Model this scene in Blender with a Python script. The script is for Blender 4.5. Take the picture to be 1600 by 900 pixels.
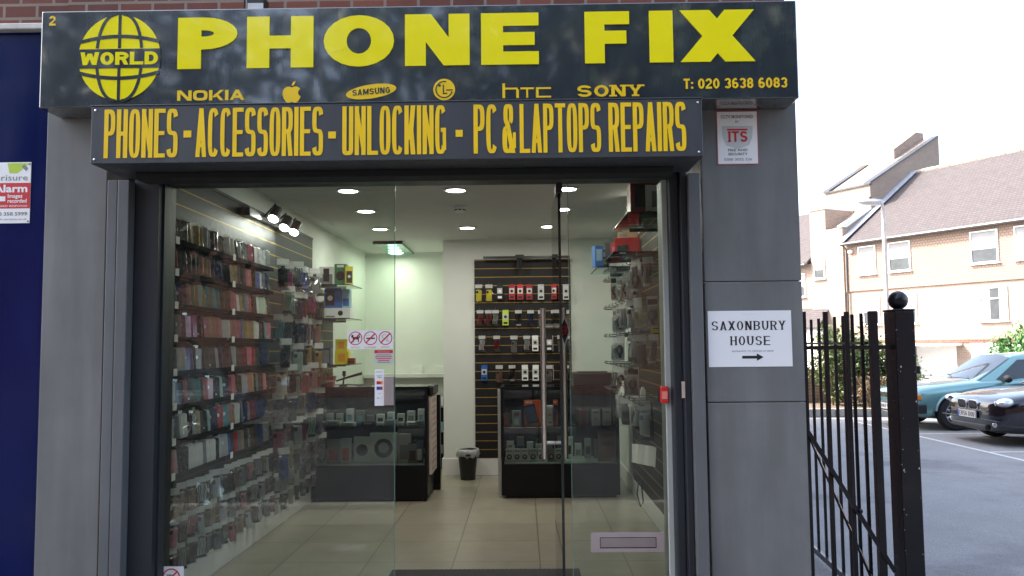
import bpy, math, random
from mathutils import Vector, Matrix
R = math.radians
PI = math.pi
rnd = random.Random(11)
sc = bpy.context.scene
for o in list(bpy.data.objects):
    bpy.data.objects.remove(o)
col = sc.collection

# ------------------------------------------------------------------ camera
CAM = Vector((0.0, 0.0, 1.6))
FPX = 1280.0
cd = bpy.data.cameras.new("camera")
cam = bpy.data.objects.new("camera", cd)
col.objects.link(cam)
cd.sensor_width = 36.0
cd.lens = FPX / 1600 * 36.0
cd.clip_start = 0.05
cd.clip_end = 2000
CROT = Matrix.Rotation(R(0.75), 3, 'Z') @ Matrix.Rotation(R(90 + 4.0), 3, 'X') @ Matrix.Rotation(R(-0.55), 3, 'Z')
cam.matrix_world = Matrix.Translation(CAM) @ CROT.to_4x4()
sc.camera = cam

# ------------------------------------------------------------------ sky, sun, exposure
SUN_EL, SUN_AZ = 43.0, -72.0          # azimuth measured from +Y towards +X
w = bpy.data.worlds.new("World")
sc.world = w
w.use_nodes = True
nt = w.node_tree
bg = nt.nodes["Background"]
sky = nt.nodes.new("ShaderNodeTexSky")
sky.sky_type = 'NISHITA'
sky.sun_disc = False
sky.sun_elevation = R(SUN_EL)
sky.sun_rotation = R(SUN_AZ)
sky.dust_density = 4.0
sky.air_density = 1.0
hs = nt.nodes.new("ShaderNodeHueSaturation")
hs.inputs['Saturation'].default_value = 0.8
nt.links.new(sky.outputs[0], hs.inputs['Color'])
nt.links.new(hs.outputs[0], bg.inputs[0])
bg.inputs[1].default_value = 0.14
sd = Vector((math.sin(R(SUN_AZ)) * math.cos(R(SUN_EL)), math.cos(R(SUN_AZ)) * math.cos(R(SUN_EL)), math.sin(R(SUN_EL))))
sl = bpy.data.lights.new("sun", 'SUN')
sl.energy = 2.0
sl.angle = R(0.6)
sl.color = (1.0, 0.95, 0.87)
so = bpy.data.objects.new("sun", sl)
col.objects.link(so)
so.rotation_euler = (-sd).to_track_quat('-Z', 'Y').to_euler()
sc.view_settings.view_transform = 'Standard'
sc.view_settings.look = 'None'
sc.view_settings.gamma = 1
sc.view_settings.exposure = 2.5
sc.view_settings.use_curve_mapping = False
sc.cycles.transparent_max_bounces = 24
sc.cycles.sample_clamp_indirect = 6.0
LAMP = 0.066                              # overall strength of the shop's own lamps


def at(px, py, Y):
    """where the plane at depth Y is crossed by the line of sight of a photo pixel -> (X, Z)"""
    d = CROT @ Vector(((px - 800) / FPX, -(py - 450) / FPX, -1))
    k = (Y - CAM.y) / d.y
    return CAM.x + d.x * k, CAM.z + d.z * k


def gx(px, Y, py=540):
    return at(px, py, Y)[0]


def gz(py, Y, px=820):
    return at(px, py, Y)[1]


# ------------------------------------------------------------------ object helpers
def wloc(o):
    v = Vector((0, 0, 0))
    while o is not None:
        v = v + Vector(o.location)
        o = o.parent
    return v


def tag(o, label=None, cat=None, group=None, kind=None):
    if label:
        o['label'] = label
    if cat:
        o['category'] = cat
    if group:
        o['group'] = group
    if kind:
        o['kind'] = kind
    return o


def thing(name, label, cat, loc=(0, 0, 0), rotz=0.0, group=None):
    o = bpy.data.objects.new(name, None)
    o.empty_display_size = 0.1
    col.objects.link(o)
    o.location = loc
    o.rotation_euler = (0, 0, rotz)
    return tag(o, label, cat, group)


def copy_thing(o, parent=None):
    c = o.copy()
    col.objects.link(c)
    c.parent = parent
    for ch in list(o.children):
        copy_thing(ch, c)
    return c


class MB:
    def __init__(self):
        self.v, self.f, self.m = [], [], []

    def add(self, vs, fs, mi=0):
        b = len(self.v)
        self.v += [Vector(p) for p in vs]
        self.f += [tuple(b + i for i in f) for f in fs]
        self.m += [mi] * len(fs)
        return self

    def box(self, x0, y0, z0, x1, y1, z1, mi=0):
        if x0 > x1: x0, x1 = x1, x0
        if y0 > y1: y0, y1 = y1, y0
        if z0 > z1: z0, z1 = z1, z0
        vs = [(x0, y0, z0), (x1, y0, z0), (x1, y1, z0), (x0, y1, z0), (x0, y0, z1), (x1, y0, z1), (x1, y1, z1), (x0, y1, z1)]
        fs = [(3, 2, 1, 0), (4, 5, 6, 7), (0, 1, 5, 4), (1, 2, 6, 5), (2, 3, 7, 6), (3, 0, 4, 7)]
        return self.add(vs, fs, mi)

    def poly(self, pts, mi=0):
        return self.add(pts, [tuple(range(len(pts)))], mi)

    def prism(self, pts, vec, mi=0):
        n = len(pts)
        vec = Vector(vec)
        a = [Vector(p) for p in pts]
        b = [p + vec for p in a]
        fs = [tuple(range(n)), tuple(range(2 * n - 1, n - 1, -1))]
        for i in range(n):
            j = (i + 1) % n
            fs.append((j, i, n + i, n + j))
        return self.add(a + b, fs, mi)

    def tube(self, path, r, n=8, mi=0, cap=True):
        path = [Vector(p) for p in path]
        rs = r if isinstance(r, (list, tuple)) else [r] * len(path)
        vs, fs = [], []
        up = None
        for i, p in enumerate(path):
            t = (path[min(i + 1, len(path) - 1)] - path[max(i - 1, 0)])
            t = t.normalized() if t.length > 1e-9 else Vector((0, 0, 1))
            if up is None:
                up = Vector((0, 0, 1)) if abs(t.z) < 0.9 else Vector((1, 0, 0))
            a = t.cross(up)
            if a.length < 1e-6:
                a = t.orthogonal()
            a.normalize()
            b = a.cross(t).normalized()
            up = b
            for k in range(n):
                q = 2 * PI * k / n
                vs.append(p + (a * math.cos(q) + b * math.sin(q)) * rs[i])
        for i in range(len(path) - 1):
            for k in range(n):
                k2 = (k + 1) % n
                fs.append((i * n + k, i * n + k2, (i + 1) * n + k2, (i + 1) * n + k))
        if cap:
            fs.append(tuple(range(n - 1, -1, -1)))
            fs.append(tuple((len(path) - 1) * n + k for k in range(n)))
        return self.add(vs, fs, mi)

    def lathe(self, prof, M=None, n=24, mi=0, closed=False):
        M = M or Matrix.Identity(4)
        vs, fs = [], []
        for (r, z) in prof:
            for k in range(n):
                q = 2 * PI * k / n
                vs.append(M @ Vector((r * math.cos(q), r * math.sin(q), z)))
        m = len(prof)
        for i in range(m if closed else m - 1):
            i2 = (i + 1) % m
            for k in range(n):
                k2 = (k + 1) % n
                fs.append((i * n + k, i * n + k2, i2 * n + k2, i2 * n + k))
        if not closed:
            if prof[0][0] > 1e-6: fs.append(tuple(range(n - 1, -1, -1)))
            if prof[-1][0] > 1e-6: fs.append(tuple((m - 1) * n + k for k in range(n)))
        return self.add(vs, fs, mi)

    def ball(self, c, rx, ry=None, rz=None, n=16, m=10, mi=0):
        ry = ry or rx
        rz = rz or rx
        prof = [(max(1e-7, math.sin(PI * i / m)), -math.cos(PI * i / m)) for i in range(m + 1)]
        return self.lathe(prof, Matrix.Translation(c) @ Matrix.Diagonal((rx, ry, rz, 1)), n, mi)

    def xf(self, M):
        self.v = [M @ p for p in self.v]
        return self

    def build(self, name, mats, parent=None, smooth=False, bevel=0.0, seg=2, world=True, label=None, angle=35, sub=0):
        if not isinstance(mats, (list, tuple)):
            mats = [mats]
        me = bpy.data.meshes.new(name)
        o = bpy.data.objects.new(name, me)
        off = Vector((0, 0, 0))
        if parent is not None:
            if world:
                off = wloc(parent)
        elif world and self.v:
            xs = [p.x for p in self.v]; ys = [p.y for p in self.v]; zs = [p.z for p in self.v]
            off = Vector(((min(xs) + max(xs)) / 2, (min(ys) + max(ys)) / 2, min(zs)))
            o.location = off
        me.from_pydata([tuple(p - off) for p in self.v], [], self.f)
        for mt in mats:
            me.materials.append(mt)
        if len(mats) > 1:
            me.polygons.foreach_set('material_index', self.m)
        if smooth:
            me.polygons.foreach_set('use_smooth', [True] * len(me.polygons))
            if smooth == 'auto':
                try:
                    me.set_sharp_from_angle(angle=R(angle))
                except Exception:
                    pass
        me.update()
        col.objects.link(o)
        o.parent = parent
        if bevel:
            b = o.modifiers.new('bevel', 'BEVEL')
            b.width = bevel
            b.segments = seg
            b.limit_method = 'ANGLE'
            b.angle_limit = R(40)
        if sub:
            s = o.modifiers.new('subdivision', 'SUBSURF')
            s.levels = sub
            s.render_levels = sub
        if label:
            o['label'] = label
        return o


# ------------------------------------------------------------------ materials
def nodes(name):
    m = bpy.data.materials.new(name)
    m.use_nodes = True
    t = m.node_tree
    b = t.nodes['Principled BSDF']
    return m, t, b


def inp(b, k, v):
    if k in b.inputs:
        b.inputs[k].default_value = v


def c4(c):
    return (c[0], c[1], c[2], 1.0)


def noise(t, scale, detail=4.0, rough=0.6, vec=None, coord='Object'):
    n = t.nodes.new('ShaderNodeTexNoise')
    n.inputs['Scale'].default_value = scale
    n.inputs['Detail'].default_value = detail
    n.inputs['Roughness'].default_value = rough
    if vec is None:
        tc = t.nodes.new('ShaderNodeTexCoord')
        vec = tc.outputs[coord]
    t.links.new(vec, n.inputs['Vector'])
    return n


def ramp(t, fac, stops):
    r = t.nodes.new('ShaderNodeValToRGB')
    e = r.color_ramp.elements
    e[0].position, e[0].color = stops[0][0], c4(stops[0][1])
    e[1].position, e[1].color = stops[1][0], c4(stops[1][1])
    for p, c in stops[2:]:
        q = e.new(p)
        q.color = c4(c)
    t.links.new(fac, r.inputs[0])
    return r


def mix(t, fac, a, b, mode='MIX'):
    m = t.nodes.new('ShaderNodeMix')
    m.data_type = 'RGBA'
    m.blend_type = mode
    for s, v in ((0, fac), (6, a), (7, b)):
        if isinstance(v, bpy.types.NodeSocket):
            t.links.new(v, m.inputs[s])
        else:
            m.inputs[s].default_value = v if s == 0 else c4(v)
    return m.outputs[2]


def mat(name, c, rough=0.5, metal=0.0, var=0.12, scale=6.0, bump=0.0, bscale=60.0, coat=0.0, spec=0.5, rvar=0.1):
    m, t, b = nodes(name)
    n = noise(t, scale)
    lo = [max(0, x * (1 - var)) for x in c]
    hi = [min(1, x * (1 + var)) for x in c]
    r = ramp(t, n.outputs['Fac'], [(0.3, lo), (0.7, hi)])
    t.links.new(r.outputs[0], b.inputs['Base Color'])
    mr = t.nodes.new('ShaderNodeMapRange')
    mr.inputs['To Min'].default_value = max(0.02, rough - rvar)
    mr.inputs['To Max'].default_value = min(1, rough + rvar)
    n2 = noise(t, scale * 2.3)
    t.links.new(n2.outputs['Fac'], mr.inputs['Value'])
    t.links.new(mr.outputs[0], b.inputs['Roughness'])
    inp(b, 'Metallic', metal)
    inp(b, 'Coat Weight', coat)
    inp(b, 'Coat Roughness', 0.05)
    inp(b, 'Specular IOR Level', spec)
    if bump:
        bp = t.nodes.new('ShaderNodeBump')
        bp.inputs['Strength'].default_value = bump
        bp.inputs['Distance'].default_value = 0.01
        n3 = noise(t, bscale)
        t.links.new(n3.outputs['Fac'], bp.inputs['Height'])
        t.links.new(bp.outputs[0], b.inputs['Normal'])
    return m


def emit(name, c, s):
    m, t, b = nodes(name)
    inp(b, 'Base Color', c4(c))
    inp(b, 'Emission Color', c4(c))
    inp(b, 'Emission Strength', s)
    return m


def glass_mat(name, tint, ior=1.5, rough=0.0, extra=0.0, dirt_haze=0.0):
    m = bpy.data.materials.new(name)
    m.use_nodes = True
    t = m.node_tree
    t.nodes.clear()
    out = t.nodes.new('ShaderNodeOutputMaterial')
    mx = t.nodes.new('ShaderNodeMixShader')
    tr = t.nodes.new('ShaderNodeBsdfTransparent')
    tr.inputs[0].default_value = c4(tint)
    gl = t.nodes.new('ShaderNodeBsdfGlossy')
    gl.inputs['Roughness'].default_value = rough
    fr = t.nodes.new('ShaderNodeFresnel')
    fr.inputs[0].default_value = ior
    ad = t.nodes.new('ShaderNodeMath')
    ad.operation = 'ADD'
    ad.use_clamp = True
    ad.inputs[1].default_value = extra
    t.links.new(fr.outputs[0], ad.inputs[0])
    t.links.new(ad.outputs[0], mx.inputs[0])
    t.links.new(tr.outputs[0], mx.inputs[1])
    t.links.new(gl.outputs[0], mx.inputs[2])
    last = mx
    if dirt_haze:  # pale patches: dirt and a milky haze painted over the glass
        df = t.nodes.new('ShaderNodeBsdfDiffuse')
        df.inputs[0].default_value = (0.7, 0.72, 0.7, 1)
        m2 = t.nodes.new('ShaderNodeMixShader')
        n = noise(t, 5.0, 8.0, 0.75)
        mp = t.nodes.new('ShaderNodeMapRange')
        mp.inputs['From Min'].default_value = 0.35
        mp.inputs['From Max'].default_value = 0.8
        mp.inputs['To Max'].default_value = dirt_haze
        t.links.new(n.outputs['Fac'], mp.inputs['Value'])
        t.links.new(mp.outputs[0], m2.inputs[0])
        t.links.new(mx.outputs[0], m2.inputs[1])
        t.links.new(df.outputs[0], m2.inputs[2])
        last = m2
    t.links.new(last.outputs[0], out.inputs[0])
    return m


def wall_vec(t, sx=1.0, sz=1.0):
    """(x + y, z) of the object: bricks and tiles that run along a wall"""
    tc = t.nodes.new('ShaderNodeTexCoord')
    sp = t.nodes.new('ShaderNodeSeparateXYZ')
    t.links.new(tc.outputs['Object'], sp.inputs[0])
    ad = t.nodes.new('ShaderNodeMath')
    t.links.new(sp.outputs[0], ad.inputs[0])
    t.links.new(sp.outputs[1], ad.inputs[1])
    cb = t.nodes.new('ShaderNodeCombineXYZ')
    t.links.new(ad.outputs[0], cb.inputs[0])
    t.links.new(sp.outputs[2], cb.inputs[1])
    return cb.outputs[0]


def brick_mat(name, c1, c2, mortar, bw=0.225, bh=0.075, ms=0.010, rough=0.85, offset=0.5, vec='wall', bump=0.5, noisy=0.35):
    m, t, b = nodes(name)
    if vec == 'wall':
        v = wall_vec(t)
    else:
        v = t.nodes.new('ShaderNodeTexCoord').outputs['Object']
    br = t.nodes.new('ShaderNodeTexBrick')
    br.offset = offset
    br.inputs['Scale'].default_value = 1.0
    br.inputs['Color1'].default_value = c4(c1)
    br.inputs['Color2'].default_value = c4(c2)
    br.inputs['Mortar'].default_value = c4(mortar)
    br.inputs['Mortar Size'].default_value = ms
    br.inputs['Mortar Smooth'].default_value = 0.1
    br.inputs['Brick Width'].default_value = bw
    br.inputs['Row Height'].default_value = bh
    t.links.new(v, br.inputs['Vector'])
    n = noise(t, 3.0, 6.0, 0.7)
    r = ramp(t, n.outputs['Fac'], [(0.25, (1 - noisy,) * 3), (0.75, (1, 1, 1))])
    o = mix(t, 1.0, br.outputs['Color'], r.outputs[0], 'MULTIPLY')
    t.links.new(o, b.inputs['Base Color'])
    inp(b, 'Roughness', rough)
    bp = t.nodes.new('ShaderNodeBump')
    bp.inputs['Strength'].default_value = bump
    bp.inputs['Distance'].default_value = 0.008
    bp.invert = True
    t.links.new(br.outputs['Fac'], bp.inputs['Height'])
    t.links.new(bp.outputs[0], b.inputs['Normal'])
    return m


def slat_mat(name, base, gold):
    """slatted panel board: a thin gilt insert strip every 100 mm of height"""
    m, t, b = nodes(name)
    tc = t.nodes.new('ShaderNodeTexCoord')
    sp = t.nodes.new('ShaderNodeSeparateXYZ')
    t.links.new(tc.outputs['Object'], sp.inputs[0])
    md = t.nodes.new('ShaderNodeMath')
    md.operation = 'PINGPONG'
    md.inputs[1].default_value = 0.05
    t.links.new(sp.outputs[2], md.inputs[0])
    lt = t.nodes.new('ShaderNodeMath')
    lt.operation = 'LESS_THAN'
    lt.inputs[1].default_value = 0.0045
    t.links.new(md.outputs[0], lt.inputs[0])
    n = noise(t, 4.0)
    r = ramp(t, n.outputs['Fac'], [(0.3, [x * .8 for x in base]), (0.7, [x * 1.2 for x in base])])
    o = mix(t, lt.outputs[0], r.outputs[0], gold)
    t.links.new(o, b.inputs['Base Color'])
    inp(b, 'Roughness', 0.55)
    inp(b, 'Specular IOR Level', 0.35)
    mt = t.nodes.new('ShaderNodeMath')
    mt.operation = 'MULTIPLY'
    mt.inputs[1].default_value = 0.5
    t.links.new(lt.outputs[0], mt.inputs[0])
    t.links.new(mt.outputs[0], b.inputs['Metallic'])
    bp = t.nodes.new('ShaderNodeBump')
    bp.invert = True
    bp.inputs['Strength'].default_value = 0.6
    t.links.new(lt.outputs[0], bp.inputs['Height'])
    t.links.new(bp.outputs[0], b.inputs['Normal'])
    return m


def leaf_mat(name, a, b_, c):
    m, t, b = nodes(name)
    n = noise(t, 1.6, 3.0)
    r = ramp(t, n.outputs['Fac'], [(0.3, a), (0.55, b_), (0.75, c)])
    t.links.new(r.outputs[0], b.inputs['Base Color'])
    inp(b, 'Roughness', 0.45)
    inp(b, 'Transmission Weight', 0.0)
    inp(b, 'Subsurface Weight', 0.0)
    return m


def ground_mat(name, a, c, scale=1.2, speck=180.0, rough=0.9, bump=0.4):
    m, t, b = nodes(name)
    n = noise(t, scale, 8.0, 0.65)
    r = ramp(t, n.outputs['Fac'], [(0.3, a), (0.7, c)])
    n2 = noise(t, speck, 2.0, 0.6)
    r2 = ramp(t, n2.outputs['Fac'], [(0.35, (0.6, 0.6, 0.6)), (0.68, (1.25, 1.25, 1.25))])
    o = mix(t, 1.0, r.outputs[0], r2.outputs[0], 'MULTIPLY')
    n4 = noise(t, 0.35, 5.0, 0.7)
    r4_ = ramp(t, n4.outputs['Fac'], [(0.36, (0.72, 0.72, 0.73)), (0.46, (1, 1, 1)), (0.62, (1.0, 1.0, 1.0)), (0.72, (1.1, 1.09, 1.06))])
    o = mix(t, 1.0, o, r4_.outputs[0], 'MULTIPLY')
    t.links.new(o, b.inputs['Base Color'])
    inp(b, 'Roughness', rough)
    bp = t.nodes.new('ShaderNodeBump')
    bp.inputs['Strength'].default_value = bump
    bp.inputs['Distance'].default_value = 0.004
    t.links.new(n2.outputs['Fac'], bp.inputs['Height'])
    t.links.new(bp.outputs[0], b.inputs['Normal'])
    return m


def panel_mat(name, c, rough, streak=0.25, coat=0.0, wave=0.02, cior=1.5, crough=0.04, spec=0.5):
    """painted sheet metal: faint vertical streaks of grime, slightly uneven surface"""
    m, t, b = nodes(name)
    tc = t.nodes.new('ShaderNodeTexCoord')
    mp = t.nodes.new('ShaderNodeMapping')
    mp.inputs['Scale'].default_value = (7.0, 7.0, 0.7)
    t.links.new(tc.outputs['Object'], mp.inputs[0])
    n = noise(t, 1.0, 7.0, 0.65, mp.outputs[0])
    n2 = noise(t, 2.2, 5.0)
    ml = t.nodes.new('ShaderNodeMath')
    ml.operation = 'MULTIPLY'
    t.links.new(n.outputs['Fac'], ml.inputs[0])
    t.links.new(n2.outputs['Fac'], ml.inputs[1])
    r = ramp(t, ml.outputs[0], [(0.12, [x * (1 - streak) for x in c]), (0.4, [min(1, x * (1 + streak)) for x in c])])
    t.links.new(r.outputs[0], b.inputs['Base Color'])
    mr = t.nodes.new('ShaderNodeMapRange')
    mr.inputs['From Min'].default_value = 0.3
    mr.inputs['From Max'].default_value = 0.7
    mr.inputs['To Min'].default_value = max(0.02, rough * 0.75)
    mr.inputs['To Max'].default_value = min(1, rough * 1.3)
    t.links.new(n.outputs['Fac'], mr.inputs['Value'])
    t.links.new(mr.outputs[0], b.inputs['Roughness'])
    inp(b, 'Coat Weight', coat)
    inp(b, 'Coat Roughness', crough)
    inp(b, 'Coat IOR', cior)
    inp(b, 'Specular IOR Level', spec)
    if wave:
        n3 = noise(t, 2.6, 1.5, 0.4)
        bp = t.nodes.new('ShaderNodeBump')
        bp.inputs['Strength'].default_value = wave
        bp.inputs['Distance'].default_value = 0.2
        t.links.new(n3.outputs['Fac'], bp.inputs['Height'])
        t.links.new(bp.outputs[0], b.inputs['Normal'])
        if coat:
            t.links.new(bp.outputs[0], b.inputs['Coat Normal'])
    return m


M = {}
M['fascia'] = panel_mat('fascia grey', (0.024, 0.031, 0.040), 0.25, 0.15, coat=1.0, wave=0.010, cior=2.0, crough=0.055)
M['shutter'] = panel_mat('shutter box grey', (0.040, 0.045, 0.052), 0.45, 0.12, wave=0.01)
M['pilaster'] = panel_mat('pilaster grey', (0.145, 0.148, 0.146), 0.46, 0.2, wave=0.01)
M['rail'] = panel_mat('guide rail grey', (0.11, 0.116, 0.122), 0.4, 0.12, wave=0)
M['frame'] = panel_mat('frame dark grey', (0.014, 0.018, 0.025), 0.45, 0.15, wave=0)
M['soffit'] = mat('soffit black', (0.006, 0.0065, 0.008), 0.8)
M['blue'] = panel_mat('blue gloss board', (0.001, 0.006, 0.062), 0.2, 0.12, coat=0.0, wave=0.04, spec=0.22)
M['pale_trim'] = mat('pale weathered trim', (0.5, 0.48, 0.44), 0.7, var=0.25)
M['yellow'] = mat('yellow acrylic', (0.80, 0.70, 0.012), 0.12, var=0.03, coat=0.6, rvar=0.03)
M['amber'] = mat('amber vinyl', (0.80, 0.52, 0.012), 0.35, var=0.06)
M['white'] = mat('white card', (0.80, 0.80, 0.80), 0.5, var=0.03)
M['paper'] = mat('white paper sheet', (0.78, 0.78, 0.79), 0.75, var=0.02)
M['ink'] = mat('black ink', (0.012, 0.012, 0.014), 0.5)
M['greyink'] = mat('grey ink', (0.22, 0.22, 0.23), 0.5)
M['redink'] = mat('red ink', (0.55, 0.02, 0.025), 0.45)
M['blueink'] = mat('blue ink', (0.02, 0.08, 0.45), 0.45)
M['orangeink'] = mat('orange ink', (0.85, 0.30, 0.03), 0.45)
M['limeink'] = mat('lime ink', (0.45, 0.6, 0.05), 0.45)
M['palegrey'] = mat('pale grey print', (0.55, 0.56, 0.56), 0.5)
M['brick'] = brick_mat('red brick', (0.22, 0.070, 0.042), (0.13, 0.045, 0.032), (0.26, 0.20, 0.16), bw=.178, ms=.008)
M['brick_far'] = brick_mat('pale red brick', (0.35, 0.245, 0.185), (0.29, 0.195, 0.145), (0.40, 0.35, 0.30), noisy=0.15)
M['tile_hung'] = brick_mat('hung clay tiles', (0.37, 0.265, 0.21), (0.34, 0.245, 0.195), (0.17, 0.12, 0.095), bw=0.17, bh=0.12, ms=0.010, noisy=0.15)
M['roof'] = brick_mat('brown roof tiles', (0.105, 0.086, 0.086), (0.085, 0.071, 0.073), (0.05, 0.042, 0.044), bw=0.2, bh=0.11, ms=0.014, noisy=0.25)
M['glass'] = glass_mat('shop glass', (0.90, 0.95, 0.92), 1.5, dirt_haze=0.03)
M['door_glass'] = glass_mat('door glass', (0.90, 0.95, 0.92), 1.45)
M['case_glass'] = glass_mat('cabinet glass', (0.93, 0.96, 0.95), 1.4)
M['shelf_glass'] = glass_mat('green edged shelf glass', (0.72, 0.86, 0.80), 1.5)
M['edge_glass'] = mat('green glass edge', (0.10, 0.20, 0.16), 0.15)
M['edge_dark'] = mat('dark glass edge', (0.008, 0.014, 0.014), 0.15)
M['plastic_clear'] = glass_mat('clear packet film', (0.92, 0.94, 0.93), 1.45, 0.08, extra=0.06)
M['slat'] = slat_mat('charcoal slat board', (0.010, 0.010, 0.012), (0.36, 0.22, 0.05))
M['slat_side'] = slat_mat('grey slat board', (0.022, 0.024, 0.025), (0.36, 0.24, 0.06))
M['inwall'] = mat('interior white paint', (0.70, 0.72, 0.68), 0.7, var=0.03, scale=2)
M['ceil'] = mat('ceiling white paint', (0.62, 0.62, 0.60), 0.85, var=0.03, scale=2)
M['skirt'] = mat('white skirting gloss', (0.68, 0.68, 0.66), 0.35, var=0.03)
M['tile'] = brick_mat('beige stone floor tiles', (0.40, 0.36, 0.285), (0.34, 0.31, 0.245), (0.19, 0.17, 0.13), bw=0.6, bh=0.6, ms=0.005, rough=0.28, offset=0.0, vec='obj', bump=0.15, noisy=0.28)
M['mat'] = mat('grey door mat pile', (0.075, 0.072, 0.072), 0.95, var=0.35, scale=160, bump=0.9, bscale=240)
M['upright'] = mat('grey white upright paint', (0.40, 0.42, 0.40), 0.45, var=.04)
M['matt_black'] = mat('matt black shelf', (0.008, 0.008, 0.009), 0.95, spec=0.08)
M['header'] = mat('pale packet header', (0.50, 0.51, 0.50), 0.4, var=.1)
M['black'] = mat('black laminate', (0.007, 0.008, 0.011), 0.35, spec=.25)
M['blackplastic'] = mat('black plastic', (0.015, 0.015, 0.016), 0.4)
M['rubber'] = mat('tyre rubber', (0.018, 0.018, 0.019), 0.75, bump=0.2)
M['steel'] = mat('brushed steel', (0.85, 0.81, 0.77), 0.36, metal=1.0, var=0.02, scale=4, rvar=.03)
M['plate'] = mat('pinkish brushed plate', (0.42, 0.36, 0.36), 0.35, metal=0.5, var=0.06)
M['plate_dark'] = mat('brushed flap', (0.30, 0.25, 0.25), 0.4, metal=0.5, var=0.08)
M['chrome'] = mat('chrome', (0.7, 0.7, 0.72), 0.1, metal=1.0, var=0.02)
M['wire'] = mat('chrome wire', (0.35, 0.35, 0.36), 0.25, metal=1.0)
M['whiteplastic'] = mat('white plastic', (0.75, 0.75, 0.73), 0.35, var=0.03)
M['bag'] = mat('thin white bin liner', (0.36, 0.37, 0.37), 0.35, bump=0.6, bscale=30)
M['railing'] = mat('black gloss railing paint', (0.006, 0.0075, 0.011), 0.3, coat=0.15, bump=0.08, bscale=40, spec=.35)
M['lamp_white'] = emit('lamp face', (1.0, 0.98, 0.92), 4.0)
M['lamp_green'] = emit('green tinted lamp face', (0.42, 1.0, 0.70), 0.55)
M['asphalt'] = ground_mat('asphalt', (0.26, 0.256, 0.252), (0.33, 0.325, 0.32))
M['asphalt_road'] = ground_mat('road asphalt', (0.035, 0.036, 0.038), (0.055, 0.056, 0.06))
M['paving'] = brick_mat('grey paving slabs', (0.19, 0.18, 0.165), (0.15, 0.145, 0.135), (0.06, 0.056, 0.052), bw=0.6, bh=0.6, ms=0.008, vec='obj', rough=0.85, bump=0.4)
M['paint'] = mat('white road paint', (0.62, 0.62, 0.60), 0.7, var=0.25, scale=18)
M['kerb'] = mat('concrete kerb', (0.28, 0.27, 0.25), 0.85, var=0.2, bump=0.3)
M['soil'] = ground_mat('soil and dry leaves', (0.12, 0.08, 0.055), (0.22, 0.16, 0.11), 9.0, 60.0)
M['upvc'] = mat('white window frame', (0.82, 0.82, 0.82), 0.35, var=0.02)
M['winglass'] = mat('window pane', (0.06, 0.07, 0.08), 0.08, var=0.3, scale=1.5, spec=.3)
M['curtain'] = mat('white net curtain', (0.34, 0.34, 0.34), 0.8, var=0.06)
M['render_white'] = mat('white render', (0.80, 0.79, 0.76), 0.8, var=0.05)
M['gutter'] = mat('dark gutter', (0.05, 0.05, 0.055), 0.4)
M['lead'] = mat('lead flashing', (0.42, 0.44, 0.48), 0.5, var=0.15)
M['concrete'] = mat('concrete lamp post', (0.55, 0.50, 0.46), 0.7, var=0.12)
M['lampgrey'] = mat('lamp head grey', (0.50, 0.50, 0.50), 0.5)
M['bark'] = mat('bark', (0.10, 0.075, 0.055), 0.9, var=0.35, scale=12, bump=0.8, bscale=30)
M['leaf'] = leaf_mat('tree leaves', (0.012, 0.026, 0.008), (0.022, 0.045, 0.012), (0.04, 0.07, 0.018))
M['shrub'] = leaf_mat('shrub leaves', (0.06, 0.10, 0.03), (0.13, 0.18, 0.05), (0.24, 0.26, 0.10))
M['hedge'] = leaf_mat('hedge leaves', (0.03, 0.10, 0.02), (0.06, 0.17, 0.03), (0.10, 0.22, 0.05))
M['dry'] = leaf_mat('dry stems', (0.16, 0.11, 0.06), (0.25, 0.18, 0.10), (0.30, 0.24, 0.14))


# ------------------------------------------------------------------ lettering
def r4(x0, y0, x1, y1):
    return [(x0, y0), (x1, y0), (x1, y1), (x0, y1)]


def diag(x0, y0, x1, y1, s):
    return [(x0, y0), (x0 + s, y0), (x1 + s, y1), (x1, y1)] if y1 > y0 else [(x1, y1), (x1 + s, y1), (x0 + s, y0), (x0, y0)]


def arc(cx, cy, rx, ry, a0, a1, s, t, n=12, p=2.0):
    def pt(a, ax, ay):
        c, q = math.cos(R(a)), math.sin(R(a))
        return (cx + math.copysign(abs(c) ** (2 / p), c) * ax, cy + math.copysign(abs(q) ** (2 / p), q) * ay)
    out = []
    n = max(3, int(n * abs(a1 - a0) / 180))
    for i in range(n):
        a = a0 + (a1 - a0) * i / n
        b = a0 + (a1 - a0) * (i + 1) / n
        out.append([pt(a, rx - s, ry - t), pt(a, rx, ry), pt(b, rx, ry), pt(b, rx - s, ry - t)])
    return out


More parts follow.
